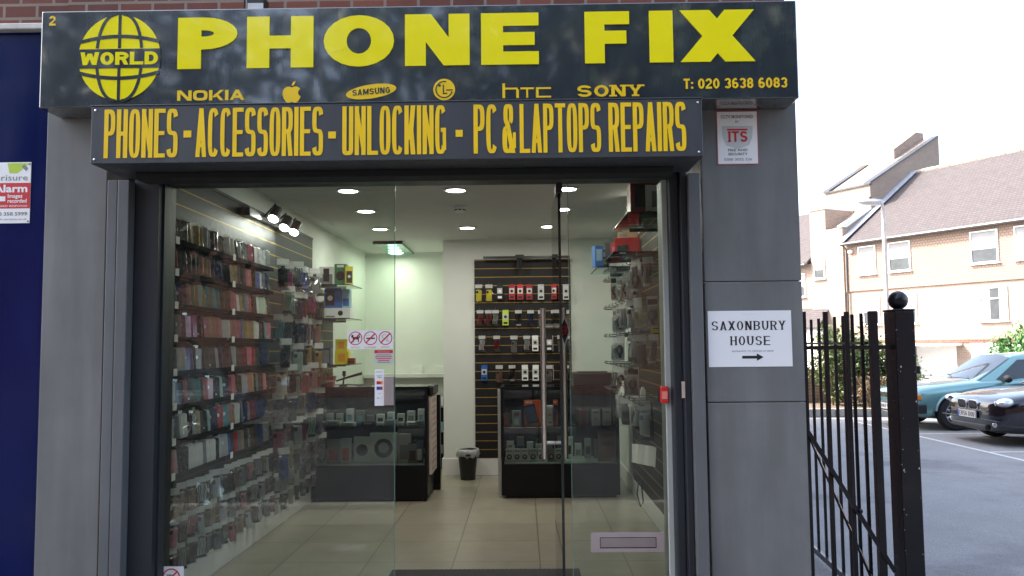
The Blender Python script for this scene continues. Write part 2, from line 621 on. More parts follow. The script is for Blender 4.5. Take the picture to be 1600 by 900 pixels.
def glyph(ch, w, s, t, p=2.0):
    """polygons of one capital: cell width w, height 1, stem s, bar t -> (polys, width)"""
    h = 0.5
    if ch == ' ': return [], w * 0.45
    if ch == 'I': return [r4(0, 0, s, 1)], s
    if ch == '-': return [r4(0, .38, w * .55, .38 + t * 1.1)], w * .55
    if ch == '.': return [r4(0, 0, s, t)], s
    if ch == ':': return [r4(0, .02, s, .02 + t), r4(0, .48, s, .48 + t)], s
    if ch == 'A':
        return [diag(0, 0, (w - s) / 2, 1, s), diag(w - s, 0, (w - s) / 2, 1, s), r4(w * .22, .2, w * .78, .2 + t)], w
    rx = min(w - s, max(.38, s + .2) if w > .5 else w * .62)
    if ch in 'BPR':
        ry = (1 + t) / 4
        o = [r4(0, 0, s, 1), r4(s, 1 - t, w - rx, 1), r4(s, 1 - 2 * ry, w - rx, 1 - 2 * ry + t)] + arc(w - rx, 1 - ry, rx, ry, -90, 90, s, t, p=p)
        if ch == 'B':
            o += [r4(s, 0, w - rx, t)] + arc(w - rx, ry, rx, ry, -90, 90, s, t, p=p)
        if ch == 'R':
            o += [diag(w - s, 0, w * .42, 1 - 2 * ry + t * .5, s)]
        return o, w
    if ch == 'C': return arc(w / 2, h, w / 2, h, 38, 322, s, t, p=p), w
    if ch == 'G': return arc(w / 2, h, w / 2, h, 38, 322, s, t, p=p) + [r4(w * .52, .5 - t * .6, w, .5 + t * .4), r4(w - s * .8, .08, w, .5)], w
    if ch == 'D': return [r4(0, 0, s, 1), r4(s, 0, w - rx, t), r4(s, 1 - t, w - rx, 1)] + arc(w - rx, h, rx, h, -90, 90, s, t, p=p), w
    if ch in 'EF':
        o = [r4(0, 0, s, 1), r4(s, 1 - t, w, 1), r4(s, .5 - t / 2, w * .93, .5 + t / 2)]
        if ch == 'E': o.append(r4(s, 0, w, t))
        return o, w
    if ch == 'H': return [r4(0, 0, s, 1), r4(w - s, 0, w, 1), r4(s, .5 - t / 2, w - s, .5 + t / 2)], w
    if ch == 'J': return [r4(w - s, .35, w, 1)] + arc(w / 2, .35, w / 2, .35, 180, 360, s, t, p=p), w
    if ch == 'K': return [r4(0, 0, s, 1), diag(s * .8, .3, w - s * 1.1, 1, s * 1.1), diag(w - s * 1.1, 0, w * .35, .62, s * 1.1)], w
    if ch == 'L': return [r4(0, 0, s, 1), r4(s, 0, w, t)], w
    if ch == 'M':
        w *= 1.25
        return [r4(0, 0, s, 1), r4(w - s, 0, w, 1), diag(w / 2 - s / 2, .15, 0, 1, s), diag(w / 2 - s / 2, .15, w - s, 1, s)], w
    if ch == 'N':
        k = 1.25 if w > .5 else .8
        return [r4(0, 0, s, 1), r4(w - s, 0, w, 1), diag(w - s * k, 0, 0, 1, s * k)], w
    if ch in 'O0': return arc(w / 2, h, w / 2, h, 0, 360, s, t, p=p), w
    if ch == 'Q': return arc(w / 2, h, w / 2, h, 0, 360, s, t, p=p) + [diag(w - s, -.05, w * .5, .3, s)], w
    if ch == 'S':
        ry = (1 + t) / 4
        return arc(w / 2, 1 - ry, w / 2, ry, 15, 270, s, t, p=p) + arc(w / 2, ry, w / 2, ry, 90, -165, s, t, p=p), w
    if ch == 'T': return [r4(0, 1 - t, w, 1), r4(w / 2 - s / 2, 0, w / 2 + s / 2, 1 - t)], w
    if ch == 'U':
        k = min(.45, w * .6)
        return [r4(0, k, s, 1), r4(w - s, k, w, 1)] + arc(w / 2, k, w / 2, k, 180, 360, s, t, p=p), w
    if ch == 'V': return [diag(w / 2 - s / 2, 0, 0, 1, s), diag(w / 2 - s / 2, 0, w - s, 1, s)], w
    if ch == 'W':
        w *= 1.4
        q = w / 4
        return [diag(q - s / 2, 0, 0, 1, s), diag(q - s / 2, 0, 2 * q - s / 2, .9, s), diag(3 * q - s / 2, 0, 2 * q - s / 2, .9, s), diag(3 * q - s / 2, 0, w - s, 1, s)], w
    if ch == 'X': return [diag(0, 0, w - s * 1.15, 1, s * 1.15), diag(w - s * 1.15, 0, 0, 1, s * 1.15)], w
    if ch == 'Y': return [diag(w / 2 - s / 2, .42, 0, 1, s), diag(w / 2 - s / 2, .42, w - s, 1, s), r4(w / 2 - s / 2, 0, w / 2 + s / 2, .45)], w
    if ch == 'Z': return [r4(0, 0, w, t), r4(0, 1 - t, w, 1), diag(0, t, w - s * 1.2, 1 - t, s * 1.2)], w
    if ch == '1': return [r4(w * .42, 0, w * .42 + s, 1), diag(w * .08, .7, w * .42, 1, s * .8)], w * .8
    if ch == '2': return arc(w / 2, .7, w / 2, .3, 175, -35, s, t, p=p) + [r4(0, 0, w, t), diag(0, t, w * .62, .55, s)], w
    if ch == '3':
        ry = (1 + t) / 4
        return arc(w / 2, 1 - ry, w / 2, ry, 160, -90, s, t, p=p) + arc(w / 2, ry, w / 2, ry, 90, -160, s, t, p=p), w
    if ch == '4': return [r4(w * .62, 0, w * .62 + s, 1), r4(0, .22, w, .22 + t), diag(0, .22 + t, w * .58, 1, s * .8)], w
    if ch == '5': return [r4(0, 1 - t, w, 1), r4(0, .45, s, 1 - t)] + arc(w / 2, .32, w / 2, .32, 130, -160, s, t, p=p), w
    if ch == '6':
        return arc(w / 2, .31, w / 2, .31, 0, 360, s, t, p=p) + arc(w / 2, .5, w / 2, .5, 50, 180, s, t, p=p) + [r4(0, .3, s, .5)], w
    if ch == '9':
        return [[(w - x, 1 - y) for x, y in q] for q in glyph('6', w, s, t, p)[0]], w
    if ch == '7': return [r4(0, 1 - t, w, 1), diag(w * .25, 0, w - s, 1 - t, s)], w
    if ch == '8':
        ry = (1 + t) / 4
        return arc(w / 2, 1 - ry, w * .46, ry, 0, 360, s, t, p=p) + arc(w / 2, ry, w / 2, ry, 0, 360, s, t, p=p), w
    if ch == '&':
        return arc(w * .45, .79, w * .36, .21, -60, 240, s * .8, t, p=p) + arc(w * .42, .28, w * .42, .28, 75, 330, s * .9, t, p=p) + [diag(w - s, 0, w * .16, .66, s * .9), r4(w * .78, .1, w, .42)], w
    return [r4(0, 0, w * .5, .5)], w * .5


SERIF = {'I': [(.5, 0), (.5, 1)], 'N': [(0, 1), (0, 0), (1, 1)], 'X': [(0, 0), (1, 0), (0, 1), (1, 1)], 'A': [(0, 0), (1, 0)], 'Y': [(0, 1), (1, 1), (.5, 0)],
         'H': [(0, 0), (1, 0), (0, 1), (1, 1)], 'U': [(0, 1), (1, 1)], 'R': [(0, 0), (0, 1), (1, 0)], 'B': [(0, 0), (0, 1)], 'E': [(0, 0), (0, 1)]}


def word(txt, w=.6, s=.16, t=.16, gap=.12, p=2.0, serif=0.0):
    """lay a word out from x = 0; returns polys and total width (height is 1)"""
    x, out = 0.0, []
    for ch in txt:
        g, gw = glyph(ch, w, s, t, p)
        if serif and ch in SERIF:
            for fx, fy in SERIF[ch]:
                cx = s / 2 + fx * (gw - s)
                g = g + [r4(cx - s / 2 - serif, 0 if fy == 0 else 1 - t * .7, cx + s / 2 + serif, t * .7 if fy == 0 else 1)]
        out += [[(a + x, b) for a, b in q] for q in g]
        x += gw + gap
    return out, x - gap


def lay(mb, polys, o, U, V, N, su, sv, e=0.002, mi=0, step=0.00012, skew=0.0):
    """put flat polygons on a surface as thin raised plates: origin o, axes U, V, outward N"""
    o, U, V, N = Vector(o), Vector(U), Vector(V), Vector(N)
    for k, q in enumerate(polys):
        d = e + step * (k % 7)
        pts = [o + U * (a * su + b * skew) + V * (b * sv) for a, b in q]
        ar = sum((q[i][0] * q[(i + 1) % len(q)][1] - q[(i + 1) % len(q)][0] * q[i][1]) for i in range(len(q)))
        if ar < 0:
            pts = pts[::-1]
        mb.prism([x + N * d for x in pts], -N * d * 0.9, mi)
    return mb


def put(mb, txt, x0, x1, z0, z1, Y, e=0.002, mi=0, **kw):
    """a word on a wall that faces the street, fitted between x0..x1 and z0..z1"""
    q, wd = word(txt, **kw)
    lay(mb, q, (x0, Y, z0), (1, 0, 0), (0, 0, 1), (0, -1, 0), (x1 - x0) / wd, z1 - z0, e, mi)


def disc(cx, cy, rx, ry, n=32, rot=0.0):
    return [(cx + rx * math.cos(a) * math.cos(rot) - ry * math.sin(a) * math.sin(rot), cy + rx * math.cos(a) * math.sin(rot) + ry * math.sin(a) * math.cos(rot)) for a in [2 * PI * i / n for i in range(n)]]


def ftext(mb, txt, x, z, Y, size, e=0.0012, mi=0, align='LEFT', bold=0.0, fit=None, axes=None):
    """small print with the built-in typeface"""
    cu = bpy.data.curves.new('print', 'FONT')
    cu.body = txt
    cu.size = 1.0
    cu.offset = bold
    cu.resolution_u = 2
    ob = bpy.data.objects.new('print', cu)
    col.objects.link(ob)
    dg = bpy.context.evaluated_depsgraph_get()
    me = ob.evaluated_get(dg).to_mesh()
    vs = [v.co.copy() for v in me.vertices]
    fs = [tuple(p.vertices) for p in me.polygons]
    ob.evaluated_get(dg).to_mesh_clear()
    bpy.data.objects.remove(ob)
    bpy.data.curves.remove(cu)
    if not vs:
        return
    x0 = min(v.x for v in vs)
    x1 = max(v.x for v in vs)
    su = size
    if fit:
        su = fit / (x1 - x0)
    sh = {'LEFT': -x0, 'CENTER': -(x0 + x1) / 2, 'RIGHT': -x1}[align]
    if axes:
        o, U, V, N = [Vector(a) for a in axes]
        mb.add([o + U * ((v.x + sh) * su) + V * (v.y * size) + N * e for v in vs], fs, mi)
    else:
        mb.add([(x + (v.x + sh) * su, Y - e, z + v.y * size) for v in vs], fs, mi)

# ================================================================== THE SETTING
def struct(mb, name, m, **kw):
    o = mb.build(name, m, **kw)
    o['kind'] = 'structure'
    return o


struct(MB().box(-400, -400, -0.5, 400, 600, -0.125), 'road', M['asphalt_road'])
struct(MB().box(-60, 0.32, -0.12, 60, 4.2, 0.0), 'pavement', M['paving'])
struct(MB().box(1.42, 4.2, -0.12, 90, 100, 0.0), 'car_park_ground', M['asphalt'])
kb = MB()
for i in range(60):
    kb.box(-54.6 + i * 1.82, 0.16, -0.12, -54.6 + i * 1.82 + 1.812, 0.315, 0.005)
struct(kb, 'kerb', M['kerb'], bevel=0.012)
struct(MB().box(-60, -12.5, -0.12, 60, -8.6, 0.0), 'far_pavement', M['paving'])

FY = 4.2                    # street face of the pilasters
GY = 4.36                   # plane of the glass
FZ = 0.10                   # shop floor level
CZ = 2.845                  # shop ceiling level
XL, XR = -2.10, 1.10        # side walls of the shop
YB, YR = 9.60, 10.90        # back wall, back of the recess

xpl0, xpl1 = gx(66, FY, 450), gx(163, FY, 450)
xpr0, xpr1 = gx(1101, FY, 450), gx(1253, FY, 450)
zf_top, zf_bot = gz(9, 4.0, 650), gz(161, 4.0, 650)

# interior shell
struct(MB().box(XL, GY - 0.03, -0.05, XR, YR, FZ), 'shop_floor', M['tile'])
struct(MB().box(XL - 0.3, 4.45, CZ, XR + 0.3, YR + 0.1, CZ + 0.1), 'shop_ceiling', M['ceil'])
struct(MB().box(XL - 0.12, 4.5, -0.05, XL, YR, CZ), 'wall_left', M['inwall'])
struct(MB().box(XR, 4.5, -0.05, XR + 0.12, YB + 0.4, CZ), 'wall_right', M['inwall'])
struct(MB().box(XL, YR, -0.05, -0.5, YR + 0.12, CZ), 'wall_back_of_recess', M['inwall'])
wb = MB().box(-0.935, YB, -0.05, XR, YB + 0.25, CZ).box(-0.935, YB + 0.25, -0.05, -0.75, YR, CZ)
wb.box(-0.915, YB - 0.03, CZ - 0.03, XR, YB, CZ)
struct(wb, 'wall_back', M['inwall'])
sk = MB()
sk.box(XL, 4.5, FZ, XL + 0.02, YR, FZ + 0.17)
sk.box(XR - 0.02, 4.5, FZ, XR, YB, FZ + 0.17)
sk.box(XL + 0.02, YR - 0.02, FZ, -0.935, YR, FZ + 0.17)
sk.box(-0.955, YB - 0.02, FZ, XR - 0.02, YB, FZ + 0.2)
sk.box(-0.955, YB, FZ, -0.935, YR - 0.02, FZ + 0.2)
struct(sk, 'skirting', M['skirt'], bevel=0.006)

# ---- the building that carries the shop
bld = thing('shop_building', 'red brick building above and around the grey phone repair shop front', 'building', (-0.5, 4.2, 0))
ub = MB()
ub.box(-2.42, FY + 0.04, 2.96, 1.40, 19.0, 10.6).box(-2.42, FY + 0.04, zf_bot - 0.1, 1.40, 4.44, 2.959)  # unseen height and rear length extended so the block shades the car park
ub.build('brick_wall', M['brick'], bld)
MB().box(1.235, 4.51, -0.1, 1.40, 19.0, 2.958).box(-2.42, 11.1, -0.1, 1.235, 13.2, 2.958).box(-2.42, 4.51, -0.1, -2.23, 11.099, 2.958).build('side_wall', M['brick'], bld)
pz = [(-0.02, gz(629, FY, 1180)), (gz(629, FY, 1180) + 0.004, gz(440, FY, 1180)), (gz(440, FY, 1180) + 0.003, zf_bot + 0.05)]
p = MB()
for a, b in pz:
    p.box(xpr0, FY, a, xpr1, FY + 0.3, b)
p.build('pilaster', M['pilaster'], bld, bevel=0.004)
MB().box(xpl0, FY, -0.02, xpl1, FY + 0.3, zf_bot + 0.05).build('pilaster', M['pilaster'], bld, bevel=0.004)
MB().box(xpl0, FY + 0.02, zf_bot - 0.02, xpr1, FY + 0.28, zf_bot + 0.02).build('lintel', M['soffit'], bld)
for i in range(3):                      # sash windows of the upper floors, out of the frame
    for k in range(2):
        x = -1.9 + i * 1.25
        z = 4.3 + k * 2.6
        MB().box(x, FY + 0.0, z, x + 0.8, FY + 0.035, z + 1.4).build('upper_window', M['winglass'], bld)

# ---- neighbour on the left: glossy blue boarded front
nb = thing('blue_shop_front', 'glossy dark blue boarded front beside the grey left pilaster', 'building', (-4.5, 4.2, 0))
bx1 = gx(67, FY, 450) - 0.004
zb = gz(49, FY, 30)
MB().box(-9.0, FY + 0.015, -0.02, bx1, FY + 0.3, zb).build('blue_board', M['blue'], nb, bevel=0.004)
MB().box(-9.0, FY - 0.03, zb + 0.001, bx1 + 0.02, FY + 0.3, zb + 0.035).build('cap_strip', M['pale_trim'], nb, bevel=0.006)
MB().box(-9.0, FY + 0.05, zb + 0.036, -2.424, 13.2, 9.6).build('brick_wall', M['brick'], nb)
MB().box(-9.0, FY + 0.3, -0.05, -2.44, 13.2, zb).build('rear_wall', M['brick'], nb)
lt = thing('neighbouring_terrace', 'brick terrace continuing left along the street, outside the picture', 'building', (-20, 4.2, 0))
MB().box(-40, FY + 0.1, -0.1, -9.02, 13.2, 9.4).build('wall', M['brick'], lt)

# ================================================================== SHOP SIGN
sg = thing('fascia_sign', 'large dark grey fascia sign with yellow globe emblem and PHONE FIX letters', 'shop sign', (-0.5, 4.0, zf_bot))
SX0, SX1 = gx(63, 4.0, 90), gx(1247, 4.0, 90)
MB().box(SX0, 4.0, zf_bot, SX1, FY + 0.035, zf_top).build('panel', M['fascia'], sg, bevel=0.006)
SY = 4.0


def sxr(a, b, y=90):
    return gx(a, SY, y), gx(b, SY, y)


L = MB()
big_z1, big_z0 = gz(28, SY, 320), gz(108, SY, 320)
for ch, a, b, w_, s_ in (('P', 278, 371, 1.12, .44), ('H', 386, 490, 1.27, .43), ('O', 506, 616, 1.35, .44), ('N', 633, 734, 1.24, .40), ('E', 752, 842, 1.1, .42),
                         ('F', 914, 984, .95, .42), ('I', 1015, 1052, .44, .44), ('X', 1063, 1180, 1.38, .48)):
    x0, x1 = sxr(a, b)
    L = MB()
    put(L, ch, x0, x1, big_z0, big_z1, SY, e=0.006, w=w_, s=s_, t=.25)
    L.build('letter', M['yellow'], sg)
# globe emblem: yellow disc, dark meridians and parallels, dark belt with the word
gcx, gcz = at(187, 90, SY)
grx = (sxr(123, 251)[1] - sxr(123, 251)[0]) / 2
grz = (gz(24, SY, 187) - gz(157, SY, 187)) / 2
g = MB()
g.prism([(gcx + a * grx, SY - 0.004, gcz + b * grz) for a, b in disc(0, 0, 1, 1, 48)], (0, 0.0038, 0), 0)
zu, zl = gz(77, SY, 187), gz(107, SY, 187)
bw_ = grx * 1.0
g.prism([(gcx - bw_, SY - 0.0062, zl), (gcx + bw_, SY - 0.0062, zl), (gcx + bw_, SY - 0.0062, zu), (gcx - bw_, SY - 0.0062, zu)], (0, 0.004, 0), 1)


def band(pts, wd, e):
    for i in range(len(pts) - 1):
        (xa, za), (xb, zb_) = pts[i], pts[i + 1]
        d = math.hypot(xb - xa, zb_ - za)
        nx, nz = -(zb_ - za) / d * wd / 2, (xb - xa) / d * wd / 2
        q = [(xa - nx, za - nz), (xb - nx, zb_ - nz), (xb + nx, zb_ + nz), (xa + nx, za + nz)]
        ee = e + 0.0001 * (i % 3)
        g.prism([(gcx + a * grx, SY - ee, gcz + b * grz) for a, b in q], (0, 0.0012, 0), 1)


for k in (-0.55, 0.0, 0.55):
    for sgn in (1, -1):
        pts = []
        for i in range(11):
            la = R(12 + (86 - 12) * i / 10) * sgn
            pts.append((k * (math.cos(la) ** .75), math.sin(la) * 1.02))
        band(pts, 0.075, 0.0052)
for sgn in (1, -1):
    pts = []
    for i in range(13):
        u = -1 + 2 * i / 12
        pts.append((u * 0.97, sgn * (0.36 + 0.13 * (1 - u * u))))
    band(pts, 0.085, 0.0056)
x0, x1 = sxr(127, 248)
put(g, 'WORLD', x0, x1, gz(102, SY, 187), gz(82, SY, 187), SY - 0.0062, e=0.002, mi=0, w=.95, s=.3, t=.24, gap=.1)
g.build('globe_emblem', [M['yellow'], M['fascia']], sg)
MBt = MB()
x0, x1 = sxr(77, 87, 35)
put(MBt, '2', x0, x1, gz(40, SY, 82), gz(25, SY, 82), SY, e=0.001, w=.6, s=.2, t=.2)
MBt.build('house_number', M['amber'], sg)
# the row of makers' marks
b = MB()
x0, x1 = sxr(277, 382, 148)
put(b, 'NOKIA', x0, x1, gz(157, SY, 330), gz(141, SY, 330), SY, w=1.15, s=.26, t=.24, gap=.12, p=3.2)
b.build('maker_mark', M['amber'], sg)
b = MB()
ax, az = at(456, 143, SY)
u = (sxr(441, 471)[1] - sxr(441, 471)[0]) / 2
out = [(0.0, .62), (.22, .72), (.5, .74), (.78, .60), (.88, .48), (.70, .30), (.64, .08), (.72, -.16), (.93, -.32), (.80, -.62), (.58, -.88), (.36, -.98), (.16, -.92), (0, -.88),
       (-.16, -.92), (-.36, -.98), (-.58, -.88), (-.82, -.52), (-.95, -.10), (-.92, .28), (-.76, .56), (-.5, .72), (-.22, .72)]
b.prism([(ax + a * u, SY - 0.002, az - .22 * u + c * u) for a, c in out[::-1]][::-1], (0, 0.0018, 0))
leafp = [(-.02, .80), (.02, 1.02), (.16, 1.22), (.36, 1.32), (.34, 1.10), (.22, .92), (.08, .82)]
b.prism([(ax + a * u, SY - 0.002, az - .22 * u + c * u) for a, c in leafp[::-1]], (0, 0.0018, 0))
b.build('maker_mark', M['amber'], sg)
b = MB()
cx, cz = at(580, 143, SY)
rx = (sxr(541, 620)[1] - sxr(541, 620)[0]) / 2
b.prism([(x, SY - 0.002, z) for x, z in disc(cx, cz, rx, rx * .28, 40, R(8))], (0, 0.0018, 0), 0)
q, wd = word('SAMSUNG', w=.7, s=.2, t=.17, gap=.14)
lay(b, q, (cx - rx * .74, SY - 0.002, cz - rx * .17), (1, 0, 0.07), (0, 0, 1), (0, -1, 0), rx * 1.48 / wd, rx * .24, 0.001, 1, step=0.00005)
b.build('maker_mark', [M['amber'], M['fascia']], sg)
b = MB()
cx, cz = at(694, 140, SY)
rx = (sxr(677, 711)[1] - sxr(677, 711)[0]) / 2
b.prism([(x, SY - 0.002, z) for x, z in disc(cx, cz, rx, rx, 36)], (0, 0.0018, 0), 0)
fs = [q for q in arc(0, 0, .80, .80, 75, 345, .1, .1, 16)] + [r4(.2, -.10, .78, .0), r4(-.12, -.42, -.02, .45), r4(-.02, -.42, .28, -.32)] + [disc(-.42, .38, .13, .13, 10)]
lay(b, fs, (cx, SY - 0.002, cz), (1, 0, 0), (0, 0, 1), (0, -1, 0), rx, rx, 0.001, 1, step=0.00005)
b.build('maker_mark', [M['amber'], M['fascia']], sg)
b = MB()
x0, x1 = sxr(785, 861, 143)
z0, z1 = gz(153, SY, 820), gz(130, SY, 820)
ww = x1 - x0
hh = z1 - z0
ps = [r4(0, 0, .1, 1), r4(.1, .58, .56, .70), r4(.5, 0, .6, .58)]
lay(b, ps, (x0, SY, z0), (1, 0, 0), (0, 0, 1), (0, -1, 0), ww * .34 / .6, hh)
ps = [r4(0, .58, .8, .70), r4(.34, 0, .45, .58)]
lay(b, ps, (x0 + ww * .37, SY, z0), (1, 0, 0), (0, 0, 1), (0, -1, 0), ww * .28 / .8, hh)
ps = [r4(.0, .08, .14, .62), r4(0, .0, .8, .12), r4(0, .58, .8, .70)]
lay(b, ps, (x0 + ww * .69, SY, z0), (1, 0, 0), (0, 0, 1), (0, -1, 0), ww * .31 / .8, hh)
b.build('maker_mark', M['amber'], sg)
b = MB()
x0, x1 = sxr(902, 1004, 142)
put(b, 'SONY', x0, x1, gz(151, SY, 950), gz(133, SY, 950), SY, w=1.15, s=.28, t=.2, gap=.22, serif=.16)
b.build('maker_mark', M['amber'], sg)
x0, x1 = sxr(1068, 1230, 130)
kwn = dict(w=.62, s=.2, t=.18, gap=.11)
full = word('T: 020 3638 6083', **kwn)[1]
pre = ''
for tok in ('T: ', '020 ', '3638 ', '6083'):
    a = word(pre + tok[0], **kwn)[1] - word(tok[0], **kwn)[1]
    b_ = a + word(tok.strip(), **kwn)[1]
    k = (x1 - x0) / full
    b = MB()
    put(b, tok.strip(), x0 + a * k, x0 + b_ * k, gz(138, SY, 1150), gz(122, SY, 1150), SY, **kwn)
    b.build('phone_number', M['amber'], sg)
    pre += tok

# ================================================================== ROLLER SHUTTER BOX
BY = 3.80
bx0, bx1_ = gx(142, BY, 210), gx(1098, BY, 210)
bz1, bz0 = gz(160, BY, 620), gz(250, BY, 620)
sh = thing('shutter_box', 'grey roller shutter box lettered PHONES - ACCESSORIES - UNLOCKING - PC & LAPTOPS REPAIRS', 'shutter box', ((bx0 + bx1_) / 2, BY, bz0))
q = MB().box(bx0, BY, bz0, bx1_, 4.155, bz1)
q.box(bx0 - 0.004, BY - 0.004, bz1, bx1_ + 0.004, 4.15, bz1 + 0.006)
q.build('casing', M['shutter'], sh, bevel=0.005)
for x in (bx0 + 0.02, bx1_ - 0.02):
    for z in (bz0 + 0.02, bz1 - 0.02):
        MB().ball((x, BY - 0.001, z), 0.006, 0.004, 0.006, 10, 6).build('rivet', M['chrome'], sh)
lz1, lz0 = gz(171, BY, 190), gz(247, BY, 190)
for t_, a, b_ in (('PHONES', 163, 278), ('ACCESSORIES', 306, 505), ('UNLOCKING', 535, 697), ('PC', 740, 777), ('&', 785, 806), ('LAPTOPS', 812, 939), ('REPAIRS', 951, 1072)):
    q = MB()
    put(q, t_, gx(a, BY, 205), gx(b_, BY, 205), lz0, lz1, BY, e=0.002, w=.24, s=.092, t=.082, gap=.034, p=3.4)
    q.build('lettering', M['amber'], sh)
for a, b_ in ((287, 299), (513, 525), (712, 723)):
    z = gz(208, BY, 640 if a > 400 else 300)
    q = MB()
    q.prism([(gx(a, BY, 208), BY - .002, z - .021), (gx(b_, BY, 208), BY - .002, z - .021), (gx(b_, BY, 208), BY - .002, z + .012), (gx(a, BY, 208), BY - .002, z + .012)], (0, .0018, 0))
    q.build('lettering', M['amber'], sh)
MB().box(bx0 + 0.12, 4.0, bz0 - 0.035, bx1_ - 0.1, 4.13, bz0 - 0.001).build('shutter_bottom_bar', M['soffit'], sh, bevel=0.004)

# ================================================================== SHOP FRONT (frames, glass)
sf = thing('glazed_shopfront', 'grey framed frameless glass shop front with fixed panes either side of the doorway', 'shop front', (-0.5, GY, 0))
zh = gz(287, GY, 620)                  # underside of the head rail
xa = [gx(v, FY - 0.03, 560) for v in (161, 177, 178, 196)]
q = MB().box(xa[0], FY - 0.03, 0, xa[1], FY + 0.1, bz0 - 0.002).box(xa[2], FY - 0.034, 0, xa[3], FY + 0.1, bz0 - 0.002)
q.build('guide_rail', M['rail'], sf, bevel=0.004)
xb = [gx(v, FY - 0.03, 560) for v in (1082, 1101)]
q = MB().box(xb[0], FY - 0.03, 0, xb[1], FY + 0.1, bz0 - 0.002)
q.build('guide_rail', M['rail'], sf, bevel=0.004)
q = MB()
q.box(xa[3], FY + 0.09, 0, gx(214, FY + .09, 560), GY + 0.08, zh + 0.16)
q.box(gx(214, FY + .09, 560), FY + 0.03, 0, gx(243, FY + .03, 560), GY + 0.08, zh + 0.16)
q.box(gx(243, FY + .03, 560), FY + 0.08, 0, gx(258, GY - .04, 560), GY + 0.06, zh + 0.1)
q.build('left_jamb', M['frame'], sf, bevel=0.006)
q = MB()
xj0 = gx(1052, FY + .05, 560)
q.box(xj0, FY + 0.05, 0, gx(1066, FY + .05, 560), GY + 0.08, zh + 0.16)
q.box(gx(1066, FY + .05, 560), FY + 0.01, 0, xb[0], GY + 0.08, zh + 0.16)
q.build('right_jamb', M['frame'], sf, bevel=0.006)
q = MB().box(gx(1067, FY + .0, 618) - .004, FY + 0.004, gz(622, FY, 1066), gx(1071, FY, 618), FY + 0.012, gz(596, FY, 1066))
q.build('shutter_lock', M['steel'], sf)
q = MB().box(xa[3], GY - 0.07, zh, xb[0], GY + 0.07, zh + 0.07).box(xa[3], FY + 0.0, zh + 0.072, xb[0], GY + 0.14, zf_bot)
q.build('head_rail', M['frame'], sf, bevel=0.004)
xw0, xw1 = gx(1038, GY, 560), gx(1051, GY, 560)
MB().box(xw0, GY - 0.02, 0, xw1 + 0.03, GY + 0.12, zh).build('white_upright', M['upright'], sf, bevel=0.004)
MB().box(gx(1047, GY - .02, 880) - 0.07, GY - 0.02, 0.0, xw0 - 0.001, GY + 0.1, FZ + 0.17).build('plinth_block', M['skirt'], sf, bevel=0.004)
MB().box(gx(200, FY + .1, 560), FY + 0.05, -0.01, xb[0], GY + 0.1, FZ - 0.002).build('threshold', M['steel'], sf)
XG0, XG1 = gx(257, GY, 560), gx(616.5, GY, 560)
XG2, XG3 = gx(891, GY, 560), xw0 + 0.002
for a, b_ in ((XG0, XG1), (XG2, XG3)):
    pn = MB().box(a, GY - 0.005, FZ + 0.004, b_, GY + 0.005, zh).build('glass_pane', M['glass'], sf)
    e = MB()
    if a == XG0:
        e.box(b_ + 0.0002, GY - 0.005, FZ + .004, b_ + 0.0027, GY + 0.005, zh)
    else:
        e.box(a - 0.0027, GY - 0.005, FZ + .004, a - 0.0002, GY + 0.005, zh)
    e.build('pane_edge', M['edge_glass'], pn)
# lock plate and letter plate
q = MB().box(gx(600.5, GY, 610), GY - 0.018, gz(633, GY, 608), gx(616, GY, 610), GY + 0.014, gz(588, GY, 608))
q.build('lock_plate', M['plate'], sf, bevel=0.002)
lp = MB().box(gx(923, GY, 846), GY - 0.014, gz(862, GY, 980), gx(1038, GY, 846), GY - 0.0055, gz(831, GY, 980)).build('letter_plate', M['plate'], sf, bevel=0.002)
MB().box(gx(938, GY, 846), GY - 0.018, gz(854, GY, 980), gx(1024, GY, 846), GY - 0.0143, gz(839.5, GY, 980)).build('flap', M['plate_dark'], lp, bevel=0.0015)
MB().box(gx(937, GY, 846), GY - 0.0146, gz(855.5, GY, 980), gx(1025, GY, 846), GY - 0.0141, gz(838.5, GY, 980)).build('slot', M['ink'], lp)

# ---- the open glass door
DXn, DXf = gx(877, GY, 560), gx(866, 5.22, 560)
zd = zh - 0.01
dr = thing('glass_door', 'frameless glass door standing open into the shop with long steel pull handles', 'door', (DXn, GY, FZ))
T = 0.006


def dpt(s, off=0.0):
    """a point along the open leaf, s = 0 at the hinge, 1 at the free edge"""
    return DXn + (DXf - DXn) * s + off, GY + 0.02 + (5.22 - GY) * s


q = MB()
(x0, y0), (x1, y1) = dpt(0), dpt(1)
q.prism([(x0 - T, y0, FZ + .01), (x0 + T, y0, FZ + .01), (x1 + T, y1, FZ + .01), (x1 - T, y1, FZ + .01)], (0, 0, zd - FZ - .01))
q.build('pane', M['door_glass'], dr)
q = MB().box(x0 - T - .001, y0 - .006, FZ + .01, x0 + T + .001, y0 - 0.0005, zd)
q.box(x1 - T * .6, y1 + .0005, FZ + .01, x1 + T * .6, y1 + .003, zd)
q.build('pane_edge', M['edge_dark'], dr)
q = MB().box(x0 - .018, y0 - .02, zd - 0.05, x0 + .018, y0 + .13, zd + .003).box(x0 - .018, y0 - .02, FZ + .004, x0 + .018, y0 + .13, FZ + .05)
q.build('pivot_patch', M['blackplastic'], dr, bevel=.004)
hz1, hz0 = gz(481, 5.08, 850), gz(719, 5.08, 850)
hx, hy = dpt(.86)
